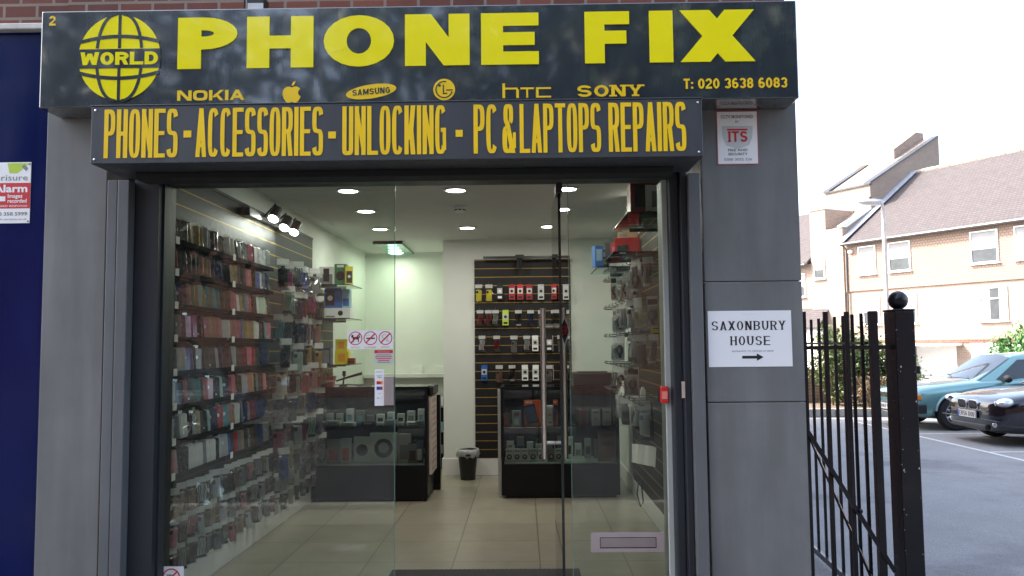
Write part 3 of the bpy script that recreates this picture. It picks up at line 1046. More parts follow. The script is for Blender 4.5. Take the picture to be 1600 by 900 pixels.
for sgn, nm in ((-1, 'pull_handle'), (1, 'pull_handle')):
    q = MB()
    xx = hx + sgn * (0.072 if sgn < 0 else 0.058)
    q.tube([(xx, hy, hz0), (xx, hy, hz1)], 0.017, 16)
    for zz in (hz0 + .10, hz1 - .11):
        q.tube([(hx + sgn * T, hy, zz), (xx, hy, zz)], 0.011, 10)
    q.build(nm, M['steel'], dr, smooth='auto', bevel=.003)

# ================================================================== STICKERS AND SIGNS ON THE FRONT
sY = GY - 0.0056


def sticker(name, label, cat, px0, py0, px1, py1, Y, th=0.0006, m='white', extra=()):
    cxm, cym = (px0 + px1) / 2, (py0 + py1) / 2
    mb = MB()
    x0, x1 = gx(px0, Y, cym), gx(px1, Y, cym)
    z1, z0 = gz(py0, Y, cxm), gz(py1, Y, cxm)
    mb.box(x0, Y - th, z0, x1, Y, z1, 0)
    return mb, x0, z0, x1, z1, Y - th


def ring(mb, cx, cz, r, wd, Y, e, mi):
    lay(mb, arc(0, 0, 1, 1, 0, 360, wd, wd, 18), (cx, Y, cz), (1, 0, 0), (0, 0, 1), (0, -1, 0), r, r, e, mi, step=0.00003)


def slash(mb, cx, cz, r, wd, Y, e, mi):
    d = .70
    lay(mb, [[(-d - wd / 2, -d + wd / 2), (-d + wd / 2, -d - wd / 2), (d + wd / 2, d - wd / 2), (d - wd / 2, d + wd / 2)]], (cx, Y, cz), (1, 0, 0), (0, 0, 1), (0, -1, 0), r, r, e, mi)


mb, x0, z0, x1, z1, Y = sticker('a', '', '', 543, 516, 614, 545, sY)
ww, hh = x1 - x0, z1 - z0
for i in range(3):
    cx, cz, r = x0 + ww * (.175 + .33 * i), z0 + hh * .57, hh * .37
    ring(mb, cx, cz, r, .13, Y, .0004, 1)
    if i == 0:      # dog
        lay(mb, [r4(-.4, -.15, .5, .2), r4(-.38, -.55, -.25, -.15), r4(.35, -.55, .5, -.15), r4(-.6, .1, -.3, .5), r4(.48, .1, .65, .35)], (cx, Y, cz), (1, 0, 0), (0, 0, 1), (0, -1, 0), r, r, .0003, 2)
    if i == 1:      # cigarette
        lay(mb, [r4(-.6, -.12, .65, .08)], (cx, Y, cz), (1, 0, 0), (0, 0, 1), (0, -1, 0), r, r, .0003, 2)
        lay(mb, arc(-.3, .3, .4, .25, 40, 180, .12, .12, 6), (cx, Y, cz), (1, 0, 0), (0, 0, 1), (0, -1, 0), r, r, .0003, 3)
    if i == 2:      # food
        lay(mb, arc(-.1, .2, .45, .4, 60, 260, .16, .16, 8) + [r4(.1, -.5, .5, -.3), r4(.2, -.4, .35, .0)], (cx, Y, cz), (1, 0, 0), (0, 0, 1), (0, -1, 0), r, r, .0003, 3)
    slash(mb, cx, cz, r, .14, Y, .0007, 1)
ftext(mb, 'NO DOGS', x0 + ww * .175, z0 + hh * .05, Y, hh * .1, mi=1, align='CENTER', e=.0004)
ftext(mb, 'NO SMOKING', x0 + ww * .505, z0 + hh * .05, Y, hh * .1, mi=1, align='CENTER', e=.0004)
ftext(mb, 'NO FOOD', x0 + ww * .835, z0 + hh * .05, Y, hh * .1, mi=1, align='CENTER', e=.0004)
tag(mb.build('prohibition_sticker', [M['white'], M['redink'], M['ink'], M['palegrey']]), 'white sticker of three red crossed circles on the left glass pane', 'sticker')

mb, x0, z0, x1, z1, Y = sticker('a', '', '', 585, 547, 614, 569, sY)
ww, hh = x1 - x0, z1 - z0
mb.box(x0, Y - .0004, z0 + hh * .78, x1, Y, z1, 1)
for i, (a, b_, mi) in enumerate(((.1, .9, 2), (.05, .95, 1), (.1, .9, 1), (.2, .8, 1), (.15, .85, 2))):
    zz = z0 + hh * (.66 - .13 * i)
    mb.box(x0 + ww * a, Y - .0004, zz - hh * .035, x0 + ww * b_, Y, zz + hh * .025, mi)
ftext(mb, 'PROTECTED BY', (x0 + x1) / 2, z0 + hh * .83, Y, hh * .12, mi=0, align='CENTER', e=.0006)
tag(mb.build('security_sticker', [M['palegrey'], M['redink'], M['greyink']]), 'small grey security sticker with a red heading strip on the left pane', 'sticker')

mb, x0, z0, x1, z1, Y = sticker('a', '', '', 585.5, 577, 600, 634, sY)
ww, hh = x1 - x0, z1 - z0
mb.box(x0 + ww * .1, Y - .0004, z0 + hh * .92, x1 - ww * .2, Y, z0 + hh * .935, 4)
ftext(mb, 'VISA', (x0 + x1) / 2, z0 + hh * .76, Y, hh * .065, mi=4, align='CENTER', e=.0005, bold=.02)
mb.box(x0 + ww * .18, Y - .0004, z0 + hh * .83, x1 - ww * .12, Y, z0 + hh * .84, 4)
for zc, ma, mbb, mc in ((.63, 1, 2, 2), (.48, 3, 1, 1)):
    mb.box(x0 + ww * .2, Y - .0004, z0 + hh * (zc - .045), x0 + ww * .52, Y, z0 + hh * (zc + .045), ma)
    mb.box(x0 + ww * .521, Y - .0004, z0 + hh * (zc - .045), x0 + ww * .85, Y, z0 + hh * (zc + .045), mbb)
    mb.prism([(x, Y - .0008, z) for x, z in disc(x0 + ww * .52, z0 + hh * zc, ww * .17, ww * .12, 14)], (0, .0003, 0), ma)
mb.box(x0 + ww * .35, Y - .0004, z0 + hh * .33, x0 + ww * .7, Y, z0 + hh * .35, 5)
mb.box(x0 + ww * .28, Y - .0004, z0 + hh * .2, x0 + ww * .42, Y, z0 + hh * .225, 3)
mb.box(x0 + ww * .5, Y - .0004, z0 + hh * .205, x0 + ww * .75, Y, z0 + hh * .22, 5)
tag(mb.build('card_payment_sticker', [M['white'], M['redink'], M['orangeink'], M['blueink'], M['greyink'], M['palegrey']]), 'tall narrow white card payment sticker beside the lock plate', 'sticker')

mb, x0, z0, x1, z1, Y = sticker('a', '', '', 248, 885, 287, 920, sY)
cx, cz, r = (x0 + x1) / 2, (z0 + z1) / 2, (x1 - x0) * .36
ring(mb, cx, cz, r, .15, Y, .0004, 1)
lay(mb, [r4(-.5, .2, .1, .35), r4(-.2, -.3, .0, .2), r4(.15, -.2, .5, .1)], (cx, Y, cz), (1, 0, 0), (0, 0, 1), (0, -1, 0), r, r, .0003, 2)
slash(mb, cx, cz, r, .12, Y, .0007, 1)
tag(mb.build('prohibition_sticker', [M['white'], M['redink'], M['greyink']]), 'square white sticker with one red circle at the bottom corner of the left pane', 'sticker')

# diamond OPEN sign on the door leaf, seen almost edge on
od = MB()
oY = 4.92
ox, oz = at(882, 517, oY)
hw, hh_ = 9 / FPX * oY, 26 / FPX * oY
od.prism([(ox + a * hw, oY, oz + b_ * hh_) for a, b_ in ((0, -1), (1, 0.0), (0, 1), (-1, 0))], (0, .008, 0), 0)
od.prism([(ox + a * hw * .74, oY - .001, oz + b_ * hh_ * .78) for a, b_ in ((0, -1), (1, 0), (0, 1), (-1, 0))], (0, .0009, 0), 1)
q, wd = word('EN', w=.5, s=.16, t=.16, gap=.12)
lay(od, q, (ox - hw * .55, oY - .001, oz - .032), (1, 0, .5), (0, 0, 1), (0, -1, 0), hw * 1.1 / wd, .055, .001, 2)
od.tube([(dpt(.66)[0] + T, oY + .004, oz), (ox - hw * .4, oY + .004, oz)], .004, 6, 1)
tag(od.build('open_sign', [M['white'], M['ink'], M['redink']]), 'small black diamond sign with red letters at the edge of the open glass door', 'sign')

# CCTV sign on the right pilaster
mb, x0, z0, x1, z1, Y = sticker('a', '', '', 1120, 174, 1184, 257, FY, th=.004, m='white')
ww, hh = x1 - x0, z1 - z0
cx = (x0 + x1) / 2
for a in ((x0, z0, x1, z0 + .003), (x0, z1 - .003, x1, z1), (x0, z0 + .003, x0 + .003, z1 - .003), (x1 - .003, z0 + .003, x1, z1 - .003)):
    mb.box(a[0], Y - .0005, a[1], a[2], Y, a[3], 3)
ftext(mb, 'CCTV MONITORED', cx, z0 + hh * .865, Y, hh * .085, mi=1, align='CENTER', bold=.03, fit=ww * .8)
ftext(mb, 'BY', cx, z0 + hh * .78, Y, hh * .06, mi=1, align='CENTER', bold=.02)
shd = [(-.38, .2), (.38, .2), (.36, -.02), (.28, -.16), (0, -.24), (-.28, -.16), (-.36, -.02)]
mb.prism([(cx + a * ww, Y - .0006, z0 + hh * .52 + b_ * hh) for a, b_ in shd][::-1], (0, .0005, 0), 4)
put(mb, 'ITS', cx - ww * .22, cx + ww * .24, z0 + hh * .42, z0 + hh * .62, Y - .0006, e=.0008, mi=2, w=.75, s=.22, t=.17, gap=.14, serif=.08)
mb.box(cx - ww * .25, Y - .0012, z0 + hh * .635, cx + ww * .25, Y, z0 + hh * .665, 2)
ftext(mb, 'FIRE AND', cx, z0 + hh * .245, Y, hh * .065, mi=1, align='CENTER', bold=.03, fit=ww * .48)
ftext(mb, 'SECURITY', cx, z0 + hh * .17, Y, hh * .065, mi=1, align='CENTER', bold=.03, fit=ww * .48)
ftext(mb, '0300 3032 536', cx, z0 + hh * .07, Y, hh * .065, mi=1, align='CENTER', bold=.01, fit=ww * .68)
tag(mb.build('cctv_sign', [M['white'], M['greyink'], M['redink'], M['redink'], M['palegrey']]), 'white CCTV MONITORED sign with grey shield high on the right pilaster', 'sign')

# SAXONBURY HOUSE paper sign
mb = MB()
x0, x1 = gx(1106.5, FY, 530), gx(1237, FY, 530)
z1, z0 = gz(485.5, FY, 1172), gz(573, FY, 1172)
mb.box(x0, FY - .003, z0, x1, FY, z1, 0)
Y = FY - .003
ww, hh = x1 - x0, z1 - z0
put(mb, 'SAXONBURY', x0 + ww * .045, x1 - ww * .075, z0 + hh * .655, z0 + hh * .815, Y, e=.0008, mi=1, w=.78, s=.2, t=.08, gap=.26, serif=.07)
put(mb, 'HOUSE', x0 + ww * .265, x1 - ww * .26, z0 + hh * .385, z0 + hh * .545, Y, e=.0008, mi=1, w=.78, s=.2, t=.08, gap=.26, serif=.07)
ftext(mb, 'ENTRANCE TO OFFICES AT REAR', x0 + ww * .53, z0 + hh * .265, Y, hh * .04, mi=2, align='CENTER', fit=ww * .5)
ftext(mb, '.................', x0 + ww * .5, z0 + hh * .93, Y, hh * .03, mi=2, align='CENTER', fit=ww * .18)
mb.box(x0 + ww * .40, Y - .0008, z0 + hh * .145, x0 + ww * .575, Y, z0 + hh * .195, 1)
mb.prism([(x0 + ww * .575, Y - .001, z0 + hh * .105), (x0 + ww * .655, Y - .001, z0 + hh * .17), (x0 + ww * .575, Y - .001, z0 + hh * .235)], (0, .0009, 0), 1)
tag(mb.build('paper_sign', [M['paper'], M['ink'], M['greyink']]), 'white paper sign reading SAXONBURY HOUSE with black arrow on the right pilaster', 'sign')

# alarm sign on the blue board
Yb = FY + .015
mb, x0, z0, x1, z1, Y = sticker('a', '', '', -26, 254, 48, 349, Yb, th=.004)
ww, hh = x1 - x0, z1 - z0
mb.box(x0, Y - .0005, z0 + hh * .24, x1, Y, z0 + hh * .66, 1)
mb.prism([(x0 + ww * .55, Y - .0006, z0 + hh * .82), (x0 + ww * .72, Y - .0006, z0 + hh * .82), (x0 + ww * .98, Y - .0006, z0 + hh * .985), (x0 + ww * .5, Y - .0006, z0 + hh * .985)], (0, .0005, 0), 3)
mb.prism([(x0 + ww * .80, Y - .0010, z0 + hh * .93), (x0 + ww * .90, Y - .0010, z0 + hh * .85), (x0 + ww * .94, Y - .0010, z0 + hh * .9), (x0 + ww * .86, Y - .0010, z0 + hh * .97)], (0, .0005, 0), 2)
ftext(mb, 'verisure', x1 - ww * .06, z0 + hh * .70, Y, hh * .14, mi=2, align='RIGHT', fit=ww * .8)
ftext(mb, 'Alarm', x1 - ww * .06, z0 + hh * .51, Y, hh * .17, mi=0, align='RIGHT', bold=.03, fit=ww * .72)
ftext(mb, 'Images', x0 + ww * .53, z0 + hh * .415, Y, hh * .09, mi=0, bold=.02)
ftext(mb, 'recorded', x0 + ww * .53, z0 + hh * .335, Y, hh * .09, mi=0, bold=.02, fit=ww * .40)
mb.box(x0 + ww * .36, Y - .001, z0 + hh * .36, x0 + ww * .48, Y, z0 + hh * .44, 0)
ftext(mb, 'GUARD RESPONSE', x1 - ww * .05, z0 + hh * .265, Y, hh * .045, mi=0, align='RIGHT', fit=ww * .7)
ftext(mb, '0800 358 5999', x1 - ww * .05, z0 + hh * .125, Y, hh * .08, mi=2, align='RIGHT', bold=.02, fit=ww * .8)
ftext(mb, 'www.verisure.co.uk', x1 - ww * .05, z0 + hh * .05, Y, hh * .05, mi=2, align='RIGHT', fit=ww * .7)
for a in (.03, .97):
    for c in (.03, .97):
        mb.ball((x0 + ww * a, Y - .002, z0 + hh * c), .005, .003, .005, 8, 6, 2)
tag(mb.build('alarm_sign', [M['white'], M['redink'], M['greyink'], M['limeink']]), 'white and red Alarm warning sign fixed to the blue board', 'sign')

# floodlight bracket at the top edge and a screw eye on the blue board
q = thing('security_light', 'grey security light poking in above the middle of the fascia sign', 'light', (gx(398, 4.12, 0), 4.12, zf_top))
xx = gx(400, 4.1, 2)
MB().box(xx - .05, 4.08, zf_top + .005, xx + .05, 4.16, zf_top + .10).build('lamp_body', M['blackplastic'], q, bevel=.01)
MB().box(xx - .035, 4.076, zf_top + .004, xx + .045, 4.079, zf_top + .06).build('lamp_glass', M['lampgrey'], q)
MB().box(xx - .07, 4.12, zf_top - .0, xx - .045, FY + .05, zf_top + .12).build('bracket', M['soffit'], q)

# ================================================================== INSIDE THE SHOP
ORD = ['first', 'second', 'third', 'fourth', 'fifth', 'sixth', 'seventh', 'eighth', 'ninth', 'tenth', 'eleventh', 'twelfth', 'thirteenth', 'fourteenth', 'fifteenth', 'sixteenth',
       'seventeenth', 'eighteenth', 'nineteenth', 'twentieth', 'twenty-first', 'twenty-second', 'twenty-third', 'twenty-fourth']


def area(name, loc, size, power, color, rot=(0, 0, 0), parent=None, spot=None):
    l = bpy.data.lights.new(name, 'SPOT' if spot else 'AREA')
    if spot:
        l.spot_size = R(spot)
        l.spot_blend = 0.6
        l.shadow_soft_size = size / 2
    else:
        l.shape = 'DISK'
        l.size = size
    l.energy = power * LAMP
    l.color = color
    o = bpy.data.objects.new(name, l)
    col.objects.link(o)
    o.parent = parent
    o.location = loc
    o.rotation_euler = rot
    return o


# ---- ceiling downlights
DL = [(544, 297, 'nearest the window above the left pane'), (712, 296, 'nearest the window above the doorway'), (886, 294, 'nearest the window above the open door'),
      (572, 329, 'in the second row, on the left'), (877, 326, 'in the second row, behind the door edge'),
      (594, 357, 'in the third row, left of the recess lamps'), (730, 355, 'in the third row, just before the white pier'), (857, 353, 'in the third row, above the back display')]
dl0 = None
for px, py, txt in DL:
    d = CROT @ Vector(((px - 800) / FPX, -(py - 450) / FPX, -1))
    k = (CZ - CAM.z) / d.z
    X, Y = CAM.x + d.x * k, d.y * k
    if dl0 is None:
        dl0 = thing('ceiling_downlight', '', 'downlight', (0, 0, 0), group='ceiling downlights')
        MB().lathe([(.075, 0), (.098, 0), (.102, -.006), (.098, -.010), (.078, -.012), (.075, -.008)], n=28, closed=True).build('trim_ring', M['whiteplastic'], dl0, smooth='auto')
        MB().lathe([(.0, -.007), (.074, -.007), (.074, -.002), (0, -.002)], n=28).build('lens', M['lamp_white'], dl0)
        t = dl0
    else:
        t = copy_thing(dl0)
    t.location = (X, Y, CZ - .001)
    t['label'] = 'round white ceiling downlight ' + txt
    area('downlight_lamp', (0, 0, -.016), .15, 9.5, (1.0, .97, .86), parent=t)

# smoke detector
d = CROT @ Vector(((719 - 800) / FPX, -(326 - 450) / FPX, -1))
k = (CZ - .02 - CAM.z) / d.z
t = thing('smoke_detector', 'white round smoke detector on the ceiling between the downlights', 'smoke detector', (d.x * k, d.y * k, CZ))
MB().lathe([(.0, -.001), (.055, -.001), (.055, -.014), (.05, -.02), (.046, -.045), (.03, -.055), (0, -.057)], n=24).build('housing', M['whiteplastic'], t, smooth='auto', world=False)
q = MB()
for i in range(8):
    a = 2 * PI * i / 8
    q.xf(Matrix.Identity(4))
    b = MB().box(-.012, -.002, -.04, .012, .002, -.03).xf(Matrix.Rotation(a, 4, 'Z') @ Matrix.Translation((0, -.0485, 0)))
    q.add(b.v, b.f)
q.build('vent_slots', M['ink'], t, world=False)

# ---- green tinted ceiling fixture of the recess
t = thing('recess_light', 'green tinted ceiling plate with a row of four round lamps in the recess', 'ceiling light', (-1.6, 10.15, CZ))
MB().box(-1.78, 9.66, CZ - .03, -1.44, 10.8, CZ - .002).build('plate', mat('green lit acrylic', (.05, .30, .17), .15), t)
MB().box(-1.76, 9.60, CZ - .036, -1.42, 9.65, CZ - .002).build('end_bar', M['blackplastic'], t)
for i in range(4):
    y = 9.74 + .29 * i
    r0 = .055 + .016 * i
    x = -1.56 - .03 * i
    MB().lathe([(0, -.018), (r0 * .7, -.014), (r0, -.001), (0, -.0005)], Matrix.Translation((x, y, CZ - .031)), 24).build('lamp', M['lamp_green'], t, smooth='auto')
    area('recess_lamp', (x + 1.6, y - 10.15, -.055), .14, 7.5, (.92, 1.0, .76), parent=t)

# ---- slat boards
SB0, SB1 = 4.55, 8.05
slz = 2.66
lb = thing('slat_board', 'long charcoal slat board with gilt strips covering the left shop wall', 'slat board', (XL + .01, 6.3, FZ + .17))
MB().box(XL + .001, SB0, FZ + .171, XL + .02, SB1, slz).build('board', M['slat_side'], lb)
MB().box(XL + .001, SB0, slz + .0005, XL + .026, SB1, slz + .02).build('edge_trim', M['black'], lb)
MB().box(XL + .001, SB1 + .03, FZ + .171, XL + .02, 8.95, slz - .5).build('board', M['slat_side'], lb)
rb = thing('slat_board', 'charcoal slat board with gilt strips on the right shop wall', 'slat board', (XR - .01, 6.3, FZ + .17))
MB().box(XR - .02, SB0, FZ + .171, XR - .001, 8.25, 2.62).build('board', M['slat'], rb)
bbx0, bbx1 = gx(742, YB - .02, 560), gx(893, YB - .02, 560)
zbb = gz(405, YB - .02, 810)
bb = thing('slat_board', 'charcoal slat board with gilt strips on the back wall under a track light', 'slat board', ((bbx0 + bbx1) / 2, YB, FZ + .2))
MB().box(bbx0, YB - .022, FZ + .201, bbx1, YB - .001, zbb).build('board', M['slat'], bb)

# back track light
t = thing('track_light', 'thin black track with one black spotlight above the back display', 'track light', (0, YB - .15, zbb + .05))
zt = gz(402, YB - .15, 820)
MB().box(gx(755, YB - .15, 402), YB - .165, zt - .014, gx(890, YB - .15, 402), YB - .135, zt + .014).build('track', M['blackplastic'], t)
sx = gx(812, YB - .15, 408)
MB().box(sx - .05, YB - .17, zt - .01, sx + .05, YB - .125, zt + .03).tube([(sx, YB - .134, zt), (sx, YB - .001, zt)], .008).build('mount', M['blackplastic'], t)
q = MB().tube([(sx, YB - .19, zt - .02), (sx, YB - .15, zt - .12)], [.03, .04], 14)
q.build('spot_head', M['blackplastic'], t, smooth='auto')
area('spot_lamp', (sx - 0, -.02, zt - .13 - zbb - .05), .05, 9.0, (1, .95, .82), rot=(R(14), 0, 0), parent=t, spot=58)

# left wall spot bar
bx_ = XL + .07
by0, by1 = 6.05, 7.0
bz = 2.60
t = thing('spotlight_bar', 'black bar with three lit spotlights high on the left wall', 'track light', (bx_, 6.5, bz))
MB().box(bx_ - .02, by0, bz - .015, bx_ + .02, by1, bz + .015).box(XL + .0205, by0 + .2, bz - .01, bx_ - .0205, by0 + .23, bz + .01).box(XL + .0205, by1 - .2, bz - .01, bx_ - .0205, by1 - .17, bz + .01).build('bar', M['blackplastic'], t)
MB().box(bx_ - .035, by0 - .12, bz - .03, bx_ + .035, by0 + .12, bz + .0345).build('driver_box', M['blackplastic'], t, bevel=.006)
for i, (px, py) in enumerate(((427, 342), (444, 356), (459, 363))):
    y = (6.30, 6.58, 6.86)[i]
    X, Z = at(px, py, y)
    dirv = Vector((-.10, -.62, -.72)).normalized()
    p0 = Vector((X, y, Z)) - dirv * .11
    q = MB().tube([p0 - dirv * .01, p0, p0 + dirv * .11], [.028, .042, .046], 18)
    q.tube([p0 - dirv * .005, p0 + Vector((-.02, .02, .05)), (bx_, y + .02, bz + .005)], .008, 6)
    h = q.build('spot_head', M['blackplastic'], t, smooth='auto')
    MB().lathe([(0, 0), (.040, 0), (.040, .003), (0, .004)], Matrix.Translation(p0 + dirv * .108) @ dirv.to_track_quat('Z', 'Y').to_matrix().to_4x4(), 18).build('spot_lens', M['lamp_white'], h)
    l = area('spot_lamp', tuple(p0 + dirv * .13 - Vector((bx_, 6.5, bz))), .05, 12.0, (1, .98, .92), parent=t, spot=95)
    l.rotation_euler = Vector((-.55, -.62, -.42)).to_track_quat('-Z', 'Y').to_euler()
t = thing('ceiling_spotlight', 'single lit spotlight under the ceiling by the high shelves on the right', 'spotlight', (0, 0, 0))
sX, sZ = at(985, 326, 6.9)
t.location = (sX, 6.9, CZ)
MB().tube([(sX, 6.9, CZ - .001), (sX, 6.9, sZ + .06)], .008).tube([(sX, 6.93, sZ + .075), (sX, 6.88, sZ)], [.03, .042], 16).build('spot_head', M['blackplastic'], t, smooth='auto')
MB().ball((sX, 6.865, sZ - .01), .034, .02, .042, 16, 10).build('spot_lens', M['lamp_white'], t, smooth=True)
l = area('spot_lamp', (.02, -.09, sZ - CZ - .04), .05, 9.0, (1, .98, .92), parent=t, spot=110)
l.rotation_euler = Vector((.25, -.62, -.55)).to_track_quat('-Z', 'Y').to_euler()

# ---- phone cases on the left wall
CC = [('black', (.02, .02, .022)), ('charcoal', (.06, .06, .065)), ('tan', (.36, .24, .13)), ('red', (.45, .03, .04)), ('pink', (.60, .22, .26)), ('rose', (.50, .24, .22)),
      ('silver', (.45, .46, .47)), ('smoky grey', (.20, .21, .22)), ('blue', (.05, .10, .38)), ('teal', (.10, .28, .30)), ('gold', (.48, .34, .14)), ('brown', (.14, .075, .05)),
      ('white', (.70, .70, .68)), ('maroon', (.20, .03, .05)), ('navy', (.03, .04, .12)), ('mint', (.40, .55, .46)), ('magenta', (.45, .05, .22))]
CW = [13, 12, 7, 5, 4, 4, 6, 9, 3, 3, 4, 6, 5, 4, 5, 3, 2]
CM = []
for nm, c in CC:
    CM.append((nm, mat(nm + ' case', [min(.8, x * 1.05) for x in c], .28, var=.12, coat=.6, scale=20)))


def rrect(w_, h_, r, n=4):
    pts = []
    for cx, cy, a in ((w_ / 2 - r, h_ - r, 0), (-w_ / 2 + r, h_ - r, 90), (-w_ / 2 + r, r, 180), (w_ / 2 - r, r, 270)):
        for i in range(n + 1):
            q = R(a + 90 * i / n)
            pts.append((cx + r * math.cos(q), cy + r * math.sin(q)))
    return pts


def case_mesh(kind, w_=.074, h_=.152, th=.011):
    q = MB()
    o = rrect(w_, h_, .012)
    i_ = rrect(w_ - .006, h_ - .006, .010)
    n = len(o)
    vs = [(x, th / 2, z) for x, z in o] + [(x, -th / 2 + .003, z) for x, z in o] + [(x, -th / 2, z + .003) for x, z in i_]
    f = []
    for k in range(n):
        j = (k + 1) % n
        f += [(k, j, n + j, n + k)[::-1], (n + k, n + j, 2 * n + j, 2 * n + k)[::-1]]
    f += [tuple(range(2 * n, 3 * n))[::-1], tuple(range(n))]
    q.add(vs, f, 0)
    if kind == 0:      # long camera cut-out
        q.prism([(-.028 + x, -th / 2 - .0006, h_ - .045 + z) for x, z in rrect(.014, .034, .006, 2)], (0, .002, 0), 1)
    elif kind == 1:    # square camera block and ring
        q.prism([(-.019 + x, -th / 2 - .002, h_ - .044 + z) for x, z in rrect(.028, .030, .007, 2)], (0, .003, 0), 1)
    elif kind == 2:    # wallet strap and stitched panel
        q.box(-w_ / 2 - .001, -th / 2 - .002, h_ * .45, -w_ / 2 + .02, th / 2 + .002, h_ * .58, 0)
        q.prism([(x, -th / 2 - .0008, h_ * .2 + z) for x, z in rrect(.03, .012, .004, 2)], (0, .002, 0), 2)
    else:              # round logo window and card pocket
        q.prism([(x, -th / 2 - .0006, z) for x, z in disc(0, h_ * .6, .012, .012, 14)], (0, .002, 0), 2)
        q.prism([(-.02 + x, -th / 2 - .0006, h_ - .03 + z) for x, z in rrect(.022, .016, .006, 2)], (0, .002, 0), 1)
    q.box(-.014, -.001, h_ - .001, .014, .001, h_ + .018, 3)     # clear hang tab of the sleeve
    return q


pl_shine = mat('silver print', (.6, .6, .58), .3, metal=.6)
protos = []
for k in range(4):
    o = case_mesh(k).build('phone_case', [M['black'], M['ink'], pl_shine, M['plastic_clear']], smooth='auto', world=False)
    protos.append(o)


def choose():
    return rnd.choices(range(len(CC)), CW)[0]


def skin(o, m):
    o.material_slots[0].link = 'OBJECT'
    o.material_slots[0].material = m


SHX = XL + .02
shelf_z = [2.215, 2.03, 1.84, 1.65, 1.455, 1.26, 1.06, .865]
units = [(4.60, 5.50, 'near'), (5.53, 6.50, 'far')]
used = [False] * 4
sh0 = {}
for r_, z in enumerate(shelf_z):
    for ui, (ya, yb, un) in enumerate(units):
        if ui not in sh0:
            s = thing('case_shelf', '', 'shelf', (0, 0, 0), group='narrow black shelves of phone cases')
            q = MB().box(0, 0, -.006, .085, yb - ya, 0).box(0, 0, .0003, .003, yb - ya, .05)
            q.build('ledge', M['matt_black'], s, world=False)
            MB().box(.0855, 0, -.010, .0885, yb - ya, .018).build('front_lip', M['matt_black'], s, world=False)
            q = MB().box(.0888, .05, -.012, .0905, .10, .030)
            q.build('price_label', M['white'], s, world=False)
            sh0[ui] = s
        else:
            s = copy_thing(sh0[ui])
        s.location = (SHX + .001, ya, z)
        s['label'] = f'narrow black case shelf, {ORD[r_]} from the top in the {un} rack, left wall'
        n = 14 if ui == 0 else 15
        run = choose()
        for i in range(n):
            if rnd.random() < .75:
                run = choose()
            k = rnd.randrange(4)
            if not used[k]:
                o = protos[k]
                used[k] = True
            else:
                o = protos[k].copy()
                col.objects.link(o)
            nm, mm = CM[run]
            skin(o, mm)
            y = ya + .05 + (yb - ya - .09) * i / (n - 1) + rnd.uniform(-.006, .006)
            o.location = (SHX + .045 + rnd.uniform(-.006, .006), y, z + .001)
            o.rotation_euler = (R(rnd.uniform(-10, -4)), R(rnd.uniform(-2.5, 2.5)), R(52 + rnd.uniform(-9, 9)))
            o.scale = (1, 1, rnd.uniform(.92, 1.04))
            tag(o, f'{nm} phone case, {ORD[i]} from the window on {ORD[r_]} shelf down, {un} rack', 'phone case', 'phone cases on the left wall')

# ---- hanging packets
film = M['plastic_clear']


